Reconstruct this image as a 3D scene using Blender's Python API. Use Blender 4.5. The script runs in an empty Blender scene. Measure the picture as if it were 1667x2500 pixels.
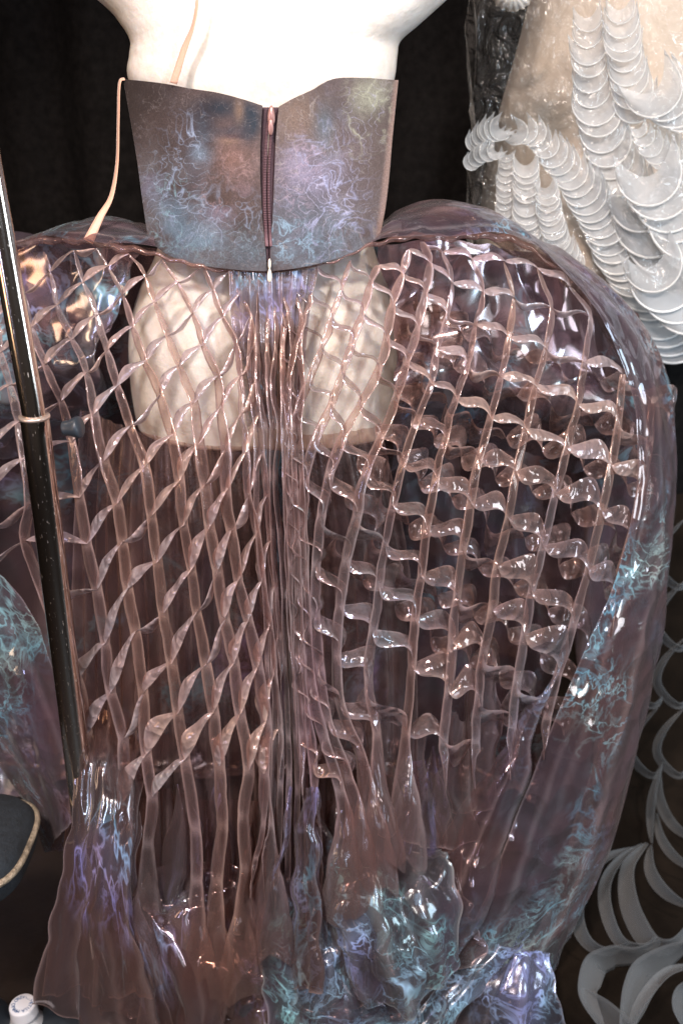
import bpy, math, random
import numpy as np
R = math.radians
rng = np.random.default_rng(7); random.seed(7)
sc = bpy.context.scene
C = sc.collection

# ------------------------------------------------------------------ camera
CAM_Z, PITCH, FPX = 1.30, R(22.8), 35/36*2500
cam_d = bpy.data.cameras.new('camera'); cam = bpy.data.objects.new('camera', cam_d); C.objects.link(cam)
cam_d.sensor_fit = 'VERTICAL'; cam_d.sensor_height = 36; cam_d.sensor_width = 24; cam_d.lens = 35
cam.location = (0, 0, CAM_Z); cam.rotation_euler = (R(90)-PITCH, 0, 0)
cam_d.clip_start = 0.05; cam_d.clip_end = 60
cam_d.dof.use_dof = True; cam_d.dof.focus_distance = 1.17; cam_d.dof.aperture_fstop = 4.5
sc.camera = cam

# ------------------------------------------------------------------ world, exposure
w = bpy.data.worlds.new('World'); sc.world = w; w.use_nodes = True
w.node_tree.nodes['Background'].inputs[0].default_value = (1.0, .82, .72, 1)
w.node_tree.nodes['Background'].inputs[1].default_value = 0.03
sc.view_settings.view_transform = 'Standard'; sc.view_settings.look = 'None'
sc.view_settings.exposure = 0.0; sc.view_settings.gamma = 1
sc.render.engine = 'CYCLES'
cy = sc.cycles
cy.use_denoising = True
cy.use_adaptive_sampling = True; cy.adaptive_threshold = .03
try: cy.denoiser = 'OPENIMAGEDENOISE'
except Exception: pass
cy.max_bounces = 8; cy.diffuse_bounces = 3; cy.glossy_bounces = 3; cy.transmission_bounces = 4
cy.transparent_max_bounces = 30; cy.sample_clamp_indirect = 6
cy.caustics_reflective = False; cy.caustics_refractive = False

# ------------------------------------------------------------------ lamps (room spotlights, plus added strip and fill lights)
from mathutils import Vector
def aim(o, tgt):
    o.rotation_euler = (Vector(tgt)-o.location).to_track_quat('-Z', 'Y').to_euler()
def area(name, loc, tgt, size, power, col, sy=None):
    l = bpy.data.lights.new(name, 'AREA'); l.energy = power; l.color = col
    l.shape = 'RECTANGLE'; l.size = size; l.size_y = sy or size
    o = bpy.data.objects.new(name, l); C.objects.link(o); o.location = loc; aim(o, tgt); return o
def spot(name, loc, tgt, power, col, ang, blend=.3, rad=.03):
    l = bpy.data.lights.new(name, 'SPOT'); l.energy = power; l.color = col
    l.spot_size = R(ang); l.spot_blend = blend; l.shadow_soft_size = rad
    o = bpy.data.objects.new(name, l); C.objects.link(o); o.location = loc; aim(o, tgt); return o
spot('ceiling_spotlight', (.30, -.15, 2.75), (-.09, 1.28, 1.55), 60, (1, .93, .84), 25, .55, .05)
spot('dress_spotlight', (-.55, -.35, 2.6), (-.15, 1.15, .92), 235, (1, .84, .77), 54, .9, .12)
spot('right_spotlight', (.9, -.2, 2.55), (.25, 1.3, .92), 165, (1, .87, .80), 54, .9, .08)
area('added_strip_warm', (-.35, -.55, 2.15), (-.1, 1.2, .8), .05, 15, (1, .86, .77), 1.1)  # unseen strip added for warm glints on the film
area('added_strip_cool', (.75, -.5, 1.75), (.15, 1.2, .6), .05, 15, (.70, .82, 1.0), 1.1)  # unseen strip added for cool squiggle highlights on the film
area('added_strip_low', (-.9, .1, 1.25), (-.1, 1.15, .3), .05, 4, (.62, .66, 1.0), .9)  # unseen low strip added for bluish streaks of reflection
spot('added_bag_spot', (1.15, .55, 2.2), (.62, 1.6, 1.28), 60, (1, .90, .80), 34, .8, .04)  # unseen spot added for highlights on the bag
area('added_cool_behind', (.45, -1.3, 1.75), (.0, 1.3, .7), .5, 5, (.60, .80, 1.0), .9)  # unseen area light added for broad cyan sheen on the film
area('added_warm_left', (-1.35, .35, 1.25), (-.2, 1.15, .75), .22, 5, (1, .66, .42), 1.1)  # unseen area light added for a copper reflection on the pole
area('added_cool_right', (1.7, .85, .95), (.62, 1.5, .55), .5, 15, (.72, .86, 1.0), .8)  # unseen cool fill added for the gowns at right

# ------------------------------------------------------------------ geometry helpers
cT, sT = math.cos(PITCH), math.sin(PITCH)
def P(px, py, Y):
    """point of the world at depth Y seen in direction px,py of the 1667x2500 view"""
    px, py, Y = np.broadcast_arrays(np.asarray(px, float), np.asarray(py, float), np.asarray(Y, float))
    x = (px-833.5)/FPX; v = (1250-py)/FPX
    t = Y/(cT+v*sT)
    return np.stack([x*t, Y, CAM_Z+t*(v*cT-sT)], -1)
def FY(py): return CAM_Z/np.tan(np.maximum(PITCH+np.arctan((np.asarray(py, float)-1250)/FPX), .05))
def smooth(a, b, x):
    t = np.clip((np.asarray(x, float)-a)/(b-a), 0, 1); return t*t*(3-2*t)
def cr1(A, n, axis=0):
    """Catmull-Rom resample along an axis to n samples"""
    A = np.moveaxis(np.asarray(A, float), axis, 0); m = len(A)
    if m == 2:
        t = np.linspace(0, 1, n).reshape((-1,)+(1,)*(A.ndim-1)); out = A[0]*(1-t)+A[1]*t
        return np.moveaxis(out, 0, axis)
    Q = np.concatenate([2*A[:1]-A[1:2], A, 2*A[-1:]-A[-2:-1]])
    s = np.linspace(0, m-1-1e-9, n); i = s.astype(int); t = (s-i).reshape((-1,)+(1,)*(A.ndim-1))
    p0, p1, p2, p3 = Q[i], Q[i+1], Q[i+2], Q[i+3]
    out = .5*((2*p1)+(p2-p0)*t+(2*p0-5*p1+4*p2-p3)*t*t+(3*p1-p0-3*p2+p3)*t**3)
    return np.moveaxis(out, 0, axis)
class Wave:
    """sum of random sines: smooth noise of a 3-vector"""
    def __init__(s, seed, freq, n=10, aniso=(1, 1, 1)):
        r = np.random.default_rng(seed)
        d = r.normal(size=(n, 3)); d /= np.linalg.norm(d, axis=1)[:, None]
        s.k = d*freq*r.uniform(.5, 1.5, (n, 1))*np.array(aniso); s.p = r.uniform(0, 6.28, n); s.n = n
    def __call__(s, X): return np.sin(X@s.k.T+s.p).sum(-1)/math.sqrt(s.n)
def normals(G):
    du = np.gradient(G, axis=0); dv = np.gradient(G, axis=1)
    n = np.cross(du, dv); return n/(np.linalg.norm(n, axis=-1, keepdims=True)+1e-12)
def wrinkle(G, seed, amp, freq, creases=.5, aniso=(1, 1, .5)):
    """crumple a cloth grid: soft waves plus sharp creases"""
    n = normals(G); w1 = Wave(seed, freq, 9, aniso); w2 = Wave(seed+1, freq*2.1, 9, aniso); w3 = Wave(seed+2, freq*.7, 7, aniso)
    Gw = G + .02*np.stack([w3(G), w2(G)*.5, w3(G[..., ::-1])], -1)
    h = w1(Gw)*(1-creases)+(1-2*np.abs(np.tanh(w2(Gw)*.9)))*creases*.6
    return G+n*(amp*h)[..., None]
def mesh_obj(name, V, F, mat, parent=None, smooth_=True, attrs=None, uv=None):
    V = np.asarray(V, float)
    if parent is not None: V = V-np.array(parent.get('_o', (0, 0, 0)))
    me = bpy.data.meshes.new(name)
    F = np.asarray(F); nf, k = F.shape
    me.vertices.add(len(V)); me.vertices.foreach_set('co', V.astype(np.float32).ravel())
    me.loops.add(nf*k); me.loops.foreach_set('vertex_index', F.astype(np.int32).ravel())
    me.polygons.add(nf); me.polygons.foreach_set('loop_start', np.arange(0, nf*k, k, dtype=np.int32))
    me.polygons.foreach_set('loop_total', np.full(nf, k, np.int32))
    if smooth_: me.polygons.foreach_set('use_smooth', np.ones(nf, bool))
    me.update(); me.validate()
    if attrs:
        for an, a in attrs.items():
            a = np.asarray(a, np.float32)
            if a.ndim == 1:
                at = me.attributes.new(an, 'FLOAT', 'POINT'); at.data.foreach_set('value', a)
            else:
                at = me.attributes.new(an, 'FLOAT_COLOR', 'POINT')
                at.data.foreach_set('color', np.concatenate([a, np.ones((len(a), 1), np.float32)], 1).ravel())
    for m in (mat if isinstance(mat, (list, tuple)) else [mat]): me.materials.append(m)
    o = bpy.data.objects.new(name, me); C.objects.link(o)
    if parent is not None: o.parent = parent
    return o
def quads(nu, nv, close_v=False, off=0):
    i = np.arange(nu-1)[:, None]; j = np.arange(nv if close_v else nv-1)[None]
    a = i*nv+j; b = i*nv+(j+1) % nv
    return np.stack([a+0*b, b, b+nv, a+nv], -1).reshape(-1, 4)+off
def grid(name, G, mat, parent=None, close_v=False, attrs=None, thick=0):
    nu, nv = G.shape[:2]
    o = mesh_obj(name, G.reshape(-1, 3), quads(nu, nv, close_v), mat, parent, True,
                 {k: a.reshape(-1) if a.ndim == 2 else a.reshape(-1, 3) for k, a in (attrs or {}).items()})
    if thick:
        m = o.modifiers.new('thickness', 'SOLIDIFY'); m.thickness = thick; m.offset = 0
    return o
def join(grids):
    V, F, off = [], [], 0
    for G in grids:
        nu, nv = G.shape[:2]; V.append(G.reshape(-1, 3)); F.append(quads(nu, nv, False, off)); off += nu*nv
    return np.concatenate(V), np.concatenate(F)
def tube(path, rad, n=12):
    """tube grid round a polyline"""
    path = np.asarray(path, float); T = np.gradient(path, axis=0); T /= np.linalg.norm(T, axis=1)[:, None]
    up = np.array([0, 1, .01]) if abs(T[0, 1]) < .9 else np.array([1, 0, .01])
    A = np.cross(T, up); A /= np.linalg.norm(A, axis=1)[:, None]; B = np.cross(T, A)
    th = np.linspace(0, 2*np.pi, n, endpoint=False)
    rad = np.broadcast_to(np.asarray(rad, float), (len(path),))
    return path[:, None]+rad[:, None, None]*(A[:, None]*np.cos(th)[None, :, None]+B[:, None]*np.sin(th)[None, :, None])
def lathe(prof, axis_o, axis_d, n=32):
    """prof: (r, h) rows turned round an axis"""
    d = np.array(axis_d, float); d /= np.linalg.norm(d); a = np.cross(d, [0.3, 1, .2]); a /= np.linalg.norm(a); b = np.cross(d, a)
    th = np.linspace(0, 2*np.pi, n, endpoint=False); pr = np.asarray(prof, float)
    return np.array(axis_o)+pr[:, 1, None, None]*d+pr[:, 0, None, None]*(a*np.cos(th)[None, :, None]+b*np.sin(th)[None, :, None])
def empty(name, loc, label, cat, group=None):
    o = bpy.data.objects.new(name, None); C.objects.link(o); o.location = loc; o.empty_display_size = .1
    o['label'] = label; o['category'] = cat; o['_o'] = tuple(loc)
    if group: o['group'] = group
    return o

# ------------------------------------------------------------------ materials
class N:
    def __init__(s, name):
        s.m = bpy.data.materials.new(name); s.m.use_nodes = True; s.t = s.m.node_tree; s.t.nodes.clear()
        s.out = s.t.nodes.new('ShaderNodeOutputMaterial'); s.tc = s.t.nodes.new('ShaderNodeTexCoord')
    def n(s, typ, ins=None, **kw):
        nd = s.t.nodes.new('ShaderNode'+typ)
        for k, v in kw.items(): setattr(nd, k, v)
        for k, v in (ins or {}).items():
            if isinstance(v, bpy.types.NodeSocket): s.t.links.new(v, nd.inputs[k])
            else:
                if isinstance(v, tuple) and len(v) == 3 and nd.inputs[k].type == 'RGBA': v = v+(1,)
                nd.inputs[k].default_value = v
        return nd
    def math(s, op, a, b=0.0, c=None, clamp=False):
        nd = s.n('Math', {0: a, 1: b} if c is None else {0: a, 1: b, 2: c}, operation=op, use_clamp=clamp); return nd.outputs[0]
    def noise(s, scale, detail=3, rough=.55, dist=0., vec=None):
        return s.n('TexNoise', {'Vector': vec if vec is not None else s.tc.outputs['Object'], 'Scale': scale, 'Detail': detail, 'Roughness': rough, 'Distortion': dist})
    def ramp(s, fac, stops, interp='LINEAR'):
        nd = s.n('ValToRGB', {0: fac}); e = nd.color_ramp.elements; nd.color_ramp.interpolation = interp
        while len(e) < len(stops): e.new(.5)
        for el, (p, c) in zip(e, stops): el.position = p; el.color = c+(1,) if len(c) == 3 else c
        return nd.outputs[0]
    def map(s, v, a, b, c, d):
        return s.n('MapRange', {0: v, 1: a, 2: b, 3: c, 4: d}).outputs[0]
    def mixc(s, f, a, b, mode='MIX'):
        nd = s.n('Mix', data_type='RGBA', blend_type=mode); nd.clamp_factor = True
        for k, v in ((0, f), (6, a), (7, b)):
            if isinstance(v, bpy.types.NodeSocket): s.t.links.new(v, nd.inputs[k])
            else: nd.inputs[k].default_value = v+(1,) if isinstance(v, tuple) and len(v) == 3 else v
        return nd.outputs[2]
    def mixs(s, f, a, b):
        nd = s.n('MixShader', {0: f}); s.t.links.new(a, nd.inputs[1]); s.t.links.new(b, nd.inputs[2]); return nd.outputs[0]
    def done(s, sh): s.t.links.new(sh, s.out.inputs[0]); return s.m

def film(name, base, alpha, gloss=.3, wisp=.5, tint=(.80, .68, .63), rough=.2, bump=.5, bscale=22., irid=None, face=.35, stretch=None, trans=.3, wscale=7., wcol=None, mlo=.50):
    """liquid organza: sheer, shiny, shot with blue, violet and copper, with pale filaments, part print, part painted-in glints and sheen"""
    s = N(name); vec = s.tc.outputs['Object']
    if stretch:
        vec = s.n('Mapping', {'Vector': vec, 'Scale': stretch}).outputs[0]
    irid = irid or [(.25, (.50, .27, .18)), (.42, (.42, .27, .27)), (.52, (.30, .26, .42)), (.60, (.20, .42, .60)), (.72, (.36, .28, .60)), (.85, (.60, .40, .34))]
    n1 = s.noise(5, 2, .5, .8, vec).outputs[0]
    ic = s.ramp(n1, irid)
    wn = s.noise(wscale, 4, .6, 1.4, vec).outputs[0]
    line = s.map(s.math('ABSOLUTE', s.math('SUBTRACT', wn, .5)), 0, .020, 1, 0)
    wn2 = s.noise(wscale*2.7, 4, .65, 1.2, vec).outputs[0]
    line2 = s.map(s.math('ABSOLUTE', s.math('SUBTRACT', wn2, .5)), 0, .05, .55, 0)
    mk = s.noise(4.2, 3, .55, .8, vec).outputs[0]
    mask = s.map(mk, mlo, mlo+.12, 0, 1); core = s.map(mk, .57, .72, 0, .35)
    ws = s.math('MULTIPLY', s.math('ADD', s.math('MULTIPLY', s.math('MAXIMUM', line, line2), mask), core), wisp, clamp=True)  # filaments and soft patches: print mixed with highlights painted into the colour
    wc = s.ramp(s.noise(4, 2).outputs[0], wcol or [(.3, (.95, .66, .50)), (.42, (.58, .50, .95)), (.52, (.24, .68, .92)), (.62, (.45, .80, .85)), (.75, (.80, .78, .62))])
    weave = s.noise(420, 1, .5).outputs[0]
    bc = s.mixc(s.map(weave, .3, .7, 0, .25), base, tuple(min(1, c*1.7) for c in base))
    fold = s.n('Attribute', attribute_name='fold').outputs['Fac']
    bc = s.mixc(s.math('MULTIPLY', fold, .6), bc, (.80, .64, .57))
    col = s.mixc(ws, s.mixc(.35, bc, ic, 'OVERLAY'), wc)
    bn = s.noise(bscale, 1.2, .45, .7, vec).outputs[0]
    dvec = s.n('VectorMath', {0: vec, 1: s.n('VectorMath', {0: s.noise(bscale*.6, 2, vec=vec).outputs['Color'], 3: .05}, operation='SCALE').outputs[0]}, operation='ADD').outputs[0]
    vo = s.n('TexVoronoi', {'Vector': dvec, 'Scale': bscale*1.5}, feature='F1').outputs['Distance']
    hh = s.math('MULTIPLY_ADD', vo, .55, s.math('MULTIPLY', bn, .7))
    bp = s.n('Bump', {'Height': hh, 'Strength': bump, 'Distance': .018}).outputs[0]
    pr = s.n('BsdfPrincipled', {'Base Color': col, 'Roughness': rough+.1, 'Specular IOR Level': .6, 'Normal': bp,
                                'Sheen Weight': .15, 'Coat Weight': .35, 'Coat Roughness': .08,
                                'Thin Film Thickness': 420., 'Thin Film IOR': 1.45})
    tr = s.n('BsdfTranslucent', {'Color': s.mixc(.5, col, (.75, .5, .42))})
    body = s.mixs(trans, pr.outputs[0], tr.outputs[0])
    gl = s.n('BsdfGlossy', {'Color': s.mixc(.45, ic, (.85, .72, .66)), 'Roughness': rough, 'Normal': bp})
    body = s.mixs(gloss, body, gl.outputs[0])
    tp = s.n('BsdfTransparent', {'Color': tint})
    lw = s.n('LayerWeight', {'Blend': .35}).outputs['Facing']
    a = s.math('MULTIPLY_ADD', lw, face, alpha)
    a = s.math('MULTIPLY_ADD', ws, .5, a)
    a = s.math('MULTIPLY_ADD', fold, .55, a, clamp=True)
    return s.done(s.mixs(a, tp.outputs[0], body))

def plain(name, col, rough=.5, metal=0., bump=0., bscale=50., var=.0, spec=.5, coat=0., sheen=0.):
    s = N(name); c = col
    if var:
        c = s.mixc(s.map(s.noise(bscale*.4, 4).outputs[0], .3, .7, 0, 1), tuple(x*(1-var) for x in col), tuple(min(1, x*(1+var)) for x in col))
    ins = {'Base Color': c, 'Roughness': rough, 'Metallic': metal, 'Specular IOR Level': spec, 'Coat Weight': coat, 'Sheen Weight': sheen}
    if bump:
        ins['Normal'] = s.n('Bump', {'Height': s.noise(bscale, 5, .6).outputs[0], 'Strength': bump, 'Distance': .004}).outputs[0]
    return s.done(s.n('BsdfPrincipled', ins).outputs[0])

M = {}
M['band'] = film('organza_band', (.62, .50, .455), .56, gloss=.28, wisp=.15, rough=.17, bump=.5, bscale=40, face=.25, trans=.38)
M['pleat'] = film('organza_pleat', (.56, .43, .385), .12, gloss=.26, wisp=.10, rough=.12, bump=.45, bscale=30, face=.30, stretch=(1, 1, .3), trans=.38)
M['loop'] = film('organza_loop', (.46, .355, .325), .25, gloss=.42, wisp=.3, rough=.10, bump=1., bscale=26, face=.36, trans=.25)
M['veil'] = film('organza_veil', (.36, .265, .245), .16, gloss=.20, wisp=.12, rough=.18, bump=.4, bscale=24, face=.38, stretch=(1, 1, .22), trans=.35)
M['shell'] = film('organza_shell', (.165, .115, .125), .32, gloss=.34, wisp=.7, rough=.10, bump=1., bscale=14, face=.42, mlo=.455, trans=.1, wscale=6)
IR2 = [(.30, (.42, .25, .20)), (.42, (.28, .22, .36)), (.50, (.16, .36, .50)), (.56, (.30, .26, .50)), (.68, (.34, .24, .28)), (.8, (.5, .3, .2))]
CY = [(.3, (.42, .38, .85)), (.45, (.18, .58, .85)), (.55, (.36, .80, .95)), (.7, (.55, .46, .90))]
M['inner'] = film('organza_inner', (.15, .105, .115), .85, gloss=.45, wisp=1., rough=.14, bump=1., bscale=8, face=.15, trans=.10, irid=IR2, wcol=CY, wscale=5)  # cyan filaments and patches paint reflections into the colour
M['flounce'] = film('organza_flounce', (.16, .11, .105), .30, gloss=.36, wisp=1., rough=.08, bump=.9, bscale=9, face=.5, stretch=(1, 1, .26), trans=.2, wscale=7, wcol=[(.3, (.95, .66, .52)), (.4, (.42, .42, .98)), (.5, (.64, .56, .98)), (.6, (.25, .68, .95)), (.72, (.85, .78, .6))])  # violet and blue streaks paint highlights along the folds
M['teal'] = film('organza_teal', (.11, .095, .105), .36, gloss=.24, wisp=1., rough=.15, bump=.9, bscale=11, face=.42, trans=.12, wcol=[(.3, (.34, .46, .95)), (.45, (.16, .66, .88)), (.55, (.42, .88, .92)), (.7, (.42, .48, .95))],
                 irid=[(.3, (.10, .34, .50)), (.45, (.20, .50, .62)), (.55, (.25, .30, .65)), (.65, (.12, .40, .55)), (.8, (.5, .35, .4))])
M['mannequin'] = None
s = N('mannequin_shell')
c = s.mixc(s.map(s.noise(60, 5, .65).outputs[0], .35, .7, 0, 1), (.66, .60, .53), (.76, .72, .66))
bp = s.n('Bump', {'Height': s.noise(110, 4, .6).outputs[0], 'Strength': .35, 'Distance': .003}).outputs[0]
M['mannequin'] = s.done(s.n('BsdfPrincipled', {'Base Color': c, 'Roughness': .33, 'Normal': bp, 'Coat Weight': .3, 'Coat Roughness': .2,
      'Subsurface Weight': .25, 'Subsurface Radius': (.03, .02, .012), 'Subsurface Scale': .5}).outputs[0])
M['curtain'] = plain('black_velvet', (.008, .007, .0066), .9, bump=.4, bscale=160, var=.4, spec=.1)
M['floor'] = plain('dark_wood_floor', (.012, .0075, .005), .5, bump=.3, bscale=30, var=.5)
s = N('chrome'); sc_ = s.n('Mapping', {'Vector': s.tc.outputs['Object'], 'Scale': (60, 60, 12)}).outputs[0]
spk = s.map(s.noise(9, 3, .6, 0, sc_).outputs[0], .66, .70, 0, 1)
M['chrome'] = s.done(s.n('BsdfPrincipled', {'Base Color': (.82, .72, .63), 'Metallic': 1., 'Roughness': s.map(spk, 0, 1, .15, .5)}).outputs[0])
M['brass'] = plain('warm_metal', (.62, .50, .42), .3, .65)
M['knob'] = plain('black_rubber_knob', (.025, .033, .042), .38)
M['ribbon'] = plain('peach_satin_ribbon', (.62, .35, .25), .45, bump=.2, bscale=300, sheen=.3)
M['zip_tape'] = plain('plum_zip_tape', (.055, .028, .038), .7, bump=.5, bscale=500)
M['zip_teeth'] = plain('plum_zip_teeth', (.16, .085, .10), .35)
M['zip_slider'] = plain('rose_zip_slider', (.36, .20, .18), .3, .4)
M['zip_pull'] = plain('cream_zip_pull', (.86, .76, .62), .4)
M['piping_dark'] = plain('dark_edge_binding', (.045, .022, .02), .6)
M['cushion'] = plain('blue_black_cloth', (.010, .014, .018), .85, bump=.5, bscale=250, var=.4)
M['cord'] = plain('gold_cord', (.42, .34, .24), .38, .5, bump=1., bscale=260, var=.5)
M['cap'] = plain('white_plastic', (.72, .73, .75), .4)
M['ink'] = plain('blue_ink', (.06, .13, .27), .5)
M['bottle'] = plain('white_bottle', (.6, .6, .6), .4)
s = N('ivory_lining')
M['ivory'] = s.done(s.n('BsdfPrincipled', {'Base Color': s.mixc(s.map(s.noise(7, 4).outputs[0], .3, .7, 0, 1), (.48, .39, .30), (.66, .57, .48)), 'Roughness': .5,
      'Normal': s.n('Bump', {'Height': s.noise(30, 4, .6, .5).outputs[0], 'Strength': .3, 'Distance': .01}).outputs[0], 'Sheen Weight': .2}).outputs[0])
M['brown_sheer'] = plain('brown_sheer_underskirt', (.011, .0075, .005), .95, bump=.4, bscale=30, var=.4, spec=.08)
def sheer(name, col, a, rough=.35, face=.3, gl=.08, bump=0, bscale=20.):
    s = N(name)
    ins = {'Base Color': col, 'Roughness': rough}
    if bump: ins['Normal'] = s.n('Bump', {'Height': s.noise(bscale, 4, .55, 1.).outputs[0], 'Strength': bump, 'Distance': .02}).outputs[0]
    pr = s.n('BsdfPrincipled', ins); tl = s.n('BsdfTranslucent', {'Color': col})
    b = s.mixs(.35, pr.outputs[0], tl.outputs[0])
    tp = s.n('BsdfTransparent', {'Color': (.97, .97, .97)})
    al = s.math('MULTIPLY_ADD', s.n('LayerWeight', {'Blend': .4}).outputs['Facing'], face, a, clamp=True)
    return s.done(s.mixs(al, tp.outputs[0], b))
M['scale'] = sheer('sheer_white_scale', (.56, .59, .61), .52)
M['rim'] = sheer('white_scale_rim', (.86, .88, .88), .95)
M['leaf'] = sheer('grey_sheer_loop', (.38, .39, .39), .12, face=.42)
s = N('clear_bag')
h = s.noise(22, 3, .5, 1.5).outputs[0]
bp = s.n('Bump', {'Height': h, 'Strength': 1., 'Distance': .03}).outputs[0]
gl = s.n('BsdfGlossy', {'Color': (.95, .93, .9), 'Roughness': .12, 'Normal': bp})
df = s.n('BsdfPrincipled', {'Base Color': (.75, .72, .68), 'Roughness': .3, 'Normal': bp})
tp = s.n('BsdfTransparent', {'Color': (.96, .95, .94)})
M['bag'] = s.done(s.mixs(s.math('MULTIPLY_ADD', s.n('LayerWeight', {'Blend': .3}).outputs['Facing'], .35, .06, clamp=True), tp.outputs[0], s.mixs(.55, df.outputs[0], gl.outputs[0])))
s = N('printed_bodice')
pc = s.n('Attribute', attribute_name='print').outputs['Color']
wv = s.noise(500, 2, .6).outputs[0]
bp = s.n('Bump', {'Height': s.noise(130, 4, .6).outputs[0], 'Strength': .25, 'Distance': .002}).outputs[0]
M['bodice'] = s.done(s.n('BsdfPrincipled', {'Base Color': s.mixc(s.map(wv, .3, .7, 0, .35), pc, (.02, .02, .02), 'MULTIPLY'), 'Roughness': .55, 'Normal': bp, 'Sheen Weight': .05, 'Specular IOR Level': .25}).outputs[0])

# ------------------------------------------------------------------ setting
fl = mesh_obj('floor', [(-4, -1.5, 0), (4, -1.5, 0), (4, 4, 0), (-4, 4, 0)], [(0, 1, 2, 3)], M['floor'], None, False); fl['kind'] = 'structure'
xs = np.linspace(-3, 3, 260); zs = np.linspace(0.004, 3.0, 8)
yy = 2.15+.035*np.sin(xs*17+np.sin(xs*5))+.02*np.sin(xs*41)
G = np.stack(np.broadcast_arrays(xs[None], yy[None], zs[:, None]), -1)
cu = grid('curtain', G, M['curtain'], thick=.006)
cu['label'] = 'black velvet curtain hanging in folds behind the gowns'; cu['category'] = 'curtain'

# ------------------------------------------------------------------ mannequin
man = empty('mannequin', (-.09, 1.35, .55), 'cream papery mannequin torso wearing the brown lattice gown', 'mannequin')
# py, left px, right px, depth half-size
mr = [(-260, -20, 1330, .075), (-120, 110, 1200, .085), (0, 255, 1075, .10), (50, 297, 1022, .105), (92, 320, 978, .108), (130, 318, 970, .108), (190, 316, 963, .108),
      (300, 362, 935, .100), (430, 380, 917, .096), (560, 392, 905, .10), (640, 385, 915, .105), (740, 345, 950, .118), (850, 322, 975, .125), (960, 325, 985, .125), (1040, 335, 985, .122), (1086, 345, 980, .118)]
rows = []
th = np.linspace(0, 2*np.pi, 72, endpoint=False)
for py, l, r, b in mr:
    a = P(l, py, 1.35); c = P(r, py, 1.35); cx = (a[0]+c[0])/2; ha = (c[0]-a[0])/2
    z = P(650, py, 1.35-b*.8)[2]
    e = .96
    x = cx+ha*np.sign(np.cos(th))*np.abs(np.cos(th))**e; y = 1.35+b*np.sign(np.sin(th))*np.abs(np.sin(th))**e
    # hollow of the spine
    rows.append(np.stack([x, y+np.where(np.sin(th) < 0, .012*np.exp(-((x-cx)/.03)**2), 0), np.full_like(x, z)], -1))
G = cr1(np.array(rows), 90, 0)
Gc = G[-1].mean(0)
G = np.concatenate([G, G[-1:]*.97+Gc*.03+np.array([0, 0, -.004]), G[-1:]*.6+Gc*.4+np.array([0, 0, -.004]), G[-1:]*.02+Gc*.98+np.array([0, 0, -.004])])
grid('torso', G, M['mannequin'], man, close_v=True)
pole = tube(np.array([[-.075, 1.36, .56], [-.075, 1.36, .02]]), .016, 16)
grid('support_pole', pole, M['chrome'], man, close_v=True)
bs = lathe([(0.001, .03), (.05, .028), (.16, .012), (.165, .002), (.001, .001)], (-.075, 1.36, 0), (0, 0, 1))
grid('base', bs, M['knob'], man, close_v=True)

# ------------------------------------------------------------------ lattice gown
gown = empty('lattice_gown', (-.09, 1.30, 0), 'brown iridescent organza gown with honeycomb lattice skirt and printed bodice', 'gown')
def cx_at(py): return 655+45*smooth(650, 1850, py)
def Yf(px, py):
    px = np.asarray(px, float); py = np.asarray(py, float)
    u = (px-cx_at(py))/950
    base = 1.205-.12*smooth(620, 1250, py)-.05*smooth(1500, 2350, py)
    return base+.25*np.abs(u)**2.2+.025*np.exp(-(u/.07)**2)*smooth(900, 1300, py)

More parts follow.
